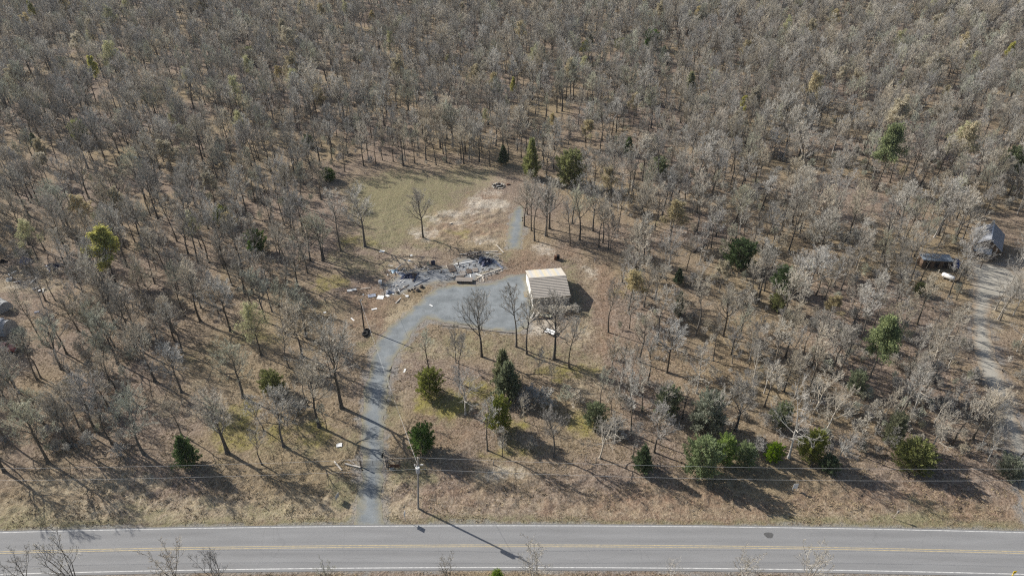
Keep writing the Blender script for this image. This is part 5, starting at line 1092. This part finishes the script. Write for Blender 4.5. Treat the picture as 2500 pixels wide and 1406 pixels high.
for s_ in (-1, 1):
    vs = [(0, -.2, 4.6), (0, hl + .2, 4.6), (s_ * (hw + .3), hl + .2, 2.45), (s_ * (hw + .3), -.2, 2.45)]; vs += [(a, b, c + .1) for a, b, c in vs]
    rf = MB().add(vs, [(0, 1, 2, 3), (7, 6, 5, 4), (0, 4, 5, 1), (1, 5, 6, 2), (2, 6, 7, 3), (3, 7, 4, 0)]).build('roof', M['shingle'], hs)
    for i in range(9):
        q = hl * i / 8.0 - .05; MB().bar((s_ * .06, q, 4.69), (s_ * (hw + .28), q, 2.58), .04, .04).build('seam', M['shingle'], rf)
MB().bar((0, -.2, 4.73), (0, hl + .2, 4.73), .25, .04).build('ridge_cap', M['steel'], hs)
MB().box((-.25, hl - .4, 4.9), (.5, .5, .9)).build('chimney', M['block'], hs)
vs = [(-2.4, -2.2, 2.0), (1.1, -2.2, 2.0), (1.1, .15, 2.4), (-2.4, .15, 2.4)]; vs += [(a, b, c + .08) for a, b, c in vs]
MB().add(vs, [(3, 2, 1, 0), (4, 5, 6, 7), (0, 1, 5, 4), (1, 2, 6, 5), (2, 3, 7, 6), (3, 0, 4, 7)]).build('porch_roof', M['blue_roof'], hs)
for xx in (-2.3, -.6, 1.0): MB().box((xx, -2.1, 1.0), (.1, .1, 2.0)).build('porch_post', M['wood'], hs)
dd = MB().box((.3, .22, 1.05), (.9, .06, 2.1)).build('door', M['dark'], hs); MB().box((-1.4, .22, 1.4), (.8, .06, .9)).build('window', M['glass'], hs); MB().box((1.6, .22, 1.4), (.7, .06, .9)).build('window', M['glass'], hs)
# long dark shed, blue box, tank
p = at(2278, 648); sh = empty('long_shed', p, R(-6), 'long low dark shed under trees beside the blue box', 'shed')
MB().box((0, 0, 1.0), (6.0, 2.4, 2.0)).build('wall', M['brown_wall'], sh); MB().box((0, 0, 2.06), (6.3, 2.7, .12), mtx=Matrix.Rotation(.06, 3, 'X')).build('roof', M['blue_roof'], sh)
for xx in (-1.8, 0, 1.8): MB().box((xx, -1.215, .95), (.9, .03, 1.4)).build('opening', M['char'], sh)
p = at(2329, 651); bx = empty('blue_box', p, R(-6), 'bright blue storage box at the end of the dark shed', 'box'); MB().box((0, 0, .75), (1.25, 1.5, 1.5)).build('body', M['blue'], bx); MB().box((0, 0, 1.54), (1.35, 1.6, .08)).build('lid', M['navy'], bx); MB().box((0, -.77, .95), (.5, .04, .12)).build('handle', M['steel'], bx)
p = at(2312, 682); tk = empty('propane_tank', p, R(-52), 'white rounded tank lying among bare trees by the lane', 'tank')
MB().tube([(-1.3, 0, .75), (-1.24, 0, .75), (-1.05, 0, .75), (1.05, 0, .75), (1.24, 0, .75), (1.3, 0, .75)], [.05, .3, .5, .5, .3, .05], 16).build('body', M['white'], tk)
for xx in (-.7, .7): MB().box((xx, 0, .14), (.15, .7, .3)).build('saddle', M['block'], tk); MB().tube([(xx - .03, 0, .75), (xx + .03, 0, .75)], .515, 16).build('band', M['steel'], tk)
MB().tube([(0, 0, 1.22), (0, 0, 1.42)], .16, 10).build('dome', M['steel'], tk)
stick('post', 2393, 655, 1.6, .09, 'dark_wood', 'dark post standing at the edge of the pale lane', 'post')
# ------------------------------------------------------------------ yard on the left
def shelter(u, v, rz, L, w, h, patch, label):
    p = at(u, v); rt = empty('canvas_shelter', p, rz, label, 'shelter'); n = 10; vs = []
    for yy in (-L / 2, L / 2): vs += [(w / 2 * math.cos(math.pi * i / n), yy, h * math.sin(math.pi * i / n) ** .75) for i in range(n + 1)]
    MB().add(vs, [(i, i + 1, n + 2 + i, n + 1 + i) for i in range(n)] + [tuple(range(n + 1)), tuple(range(n + 1, 2 * n + 2))[::-1]]).build('cover', M['tent_grey'], rt)
    for yy in (-L / 2 + .05, 0, L / 2 - .05): MB().tube([(w / 2 * 1.02 * math.cos(math.pi * i / n), yy, h * 1.02 * math.sin(math.pi * i / n) ** .75 + .01) for i in range(n + 1)], .04, 6).build('hoop', M['steel'], rt)
    if patch: MB().box((0, 0, h + .06), (w * .5, L * .5, .05)).build('top_sheet', M['white'], rt)
shelter(2, 806, R(82), 4.6, 3.4, 2.3, True, 'grey canvas shelter with a white sheet on top at left edge')
shelter(6, 752, R(60), 3.6, 2.6, 1.9, False, 'smaller pale grey canvas shelter behind the first one')
p = at(14, 858); tkx = empty('pickup_truck', p, R(8), 'faded red pickup truck at the left edge', 'truck')
MB().box((-.2, 0, .75), (4.6, 1.75, .55)).build('body', M['red'], tkx); cab = MB().box((-.3, 0, 1.3), (1.7, 1.6, .6)).build('cab', M['red'], tkx); MB().box((.58, 0, 1.32), (.04, 1.4, .42)).build('windscreen', M['glass'], cab); MB().box((-.3, -.815, 1.34), (1.3, .03, .38)).build('side_window', M['glass'], cab)
MB().box((-1.75, 0, 1.06), (1.4, 1.45, .06)).build('bed_floor', M['offwhite'], tkx); MB().box((1.3, 0, 1.05), (1.3, 1.5, .08)).build('bonnet', M['red'], tkx); MB().box((2.15, 0, .6), (.12, 1.7, .18)).build('bumper', M['steel'], tkx)
for xx in (-1.6, 1.4):
    for yy in (-.85, .85):
        w_ = MB().tube([(xx, yy - .11, .36), (xx, yy + .11, .36)], .36, 14).build('wheel', M['rubber'], tkx); MB().tube([(xx, yy - .125, .36), (xx, yy + .125, .36)], .19, 10).build('rim', M['steel'], w_)
heap('tarp', 63, 640, 1.0, .9, 1.0, 'blue', 'bright blue tarp bundle in the left yard', 'tarp', 11)
heap('tarp', 132, 652, 1.8, 1.6, .7, 'navy', 'dull navy tarp half hidden behind twigs at left', 'tarp', 12)
heap('tarp', 24, 684, 1.1, .6, .5, 'offwhite', 'white sheeting on the junk pile in the left yard', 'tarp', 13)
heap('tarp', 8, 640, .9, .7, .5, 'char', 'black sheeting at the left edge above the junk pile', 'tarp', 14)
rg = random.Random(4)
for i in range(16):
    u, v = 48 + rg.uniform(-30, 45), 678 + rg.uniform(-14, 12); an = rg.uniform(0, 3.1); q = at(u, v)
    d = Vector((math.cos(an), math.sin(an), rg.uniform(-.15, .15))) * rg.uniform(.5, 1.4)
    m_ = rg.choice(['dark_wood', 'steel', 'char', 'offwhite', 'wood']); w_ = rg.uniform(.1, .35)
    tag(MB().bar(-d, d, w_, .07).build('scrap', M[m_], None, (q.x, q.y, .2 + rg.random() * .3)), f"{'broad' if w_ > .22 else 'thin'} {dict(dark_wood='dark wooden', steel='grey metal', char='black', offwhite='white', wood='weathered wooden')[m_]} scrap at the {('left', 'middle', 'right')[min(2, int((u - 18) / 25))]} of the left yard junk pile", 'scrap', 'junk pile in the left yard')
for i in range(8):
    u, v = 92 + rg.uniform(-16, 16), 708 + rg.uniform(-5, 5); q = at(u, v)
    m_ = rg.choice(['offwhite', 'steel', 'white', 'dark_wood'])
    tag(MB().box((0, 0, .12), (rg.uniform(.3, .7), rg.uniform(.2, .5), .2), rz=rg.uniform(0, 3)).build('scrap', M[m_], None, (q.x, q.y, .02)), f"{dict(offwhite='dull white', steel='grey metal', white='bright white', dark_wood='dark brown')[m_]} scrap on the {'left' if u < 92 else 'right'} of the small heap below the junk pile", 'scrap', 'small scrap heap in the left yard')
panel(90, 762, .9, .6, .3, 'navy', 'dark blue sheet on bare soil in the left yard')
panel(331, 388, .8, .8, .3, 'paleblue', 'pale blue scrap deep in the left woods', .5)

# ------------------------------------------------------------------ thin haze over the woods
hm = bpy.data.materials.new('haze_air'); hm.use_nodes = True; nt = hm.node_tree; nt.nodes.remove(nt.nodes['Principled BSDF'])
pv = nt.nodes.new('ShaderNodeVolumePrincipled'); pv.inputs['Color'].default_value = (.93, .95, 1.0, 1); pv.inputs['Density'].default_value = 0.00006; pv.inputs['Anisotropy'].default_value = .2
nt.links.new(pv.outputs[0], nt.nodes['Material Output'].inputs['Volume'])
hz = MB().box((0, 1400, 47), (5900, 4100, 100)).build('haze', hm); tag(hz, 'thin pale haze hanging over the woods', kind='stuff')
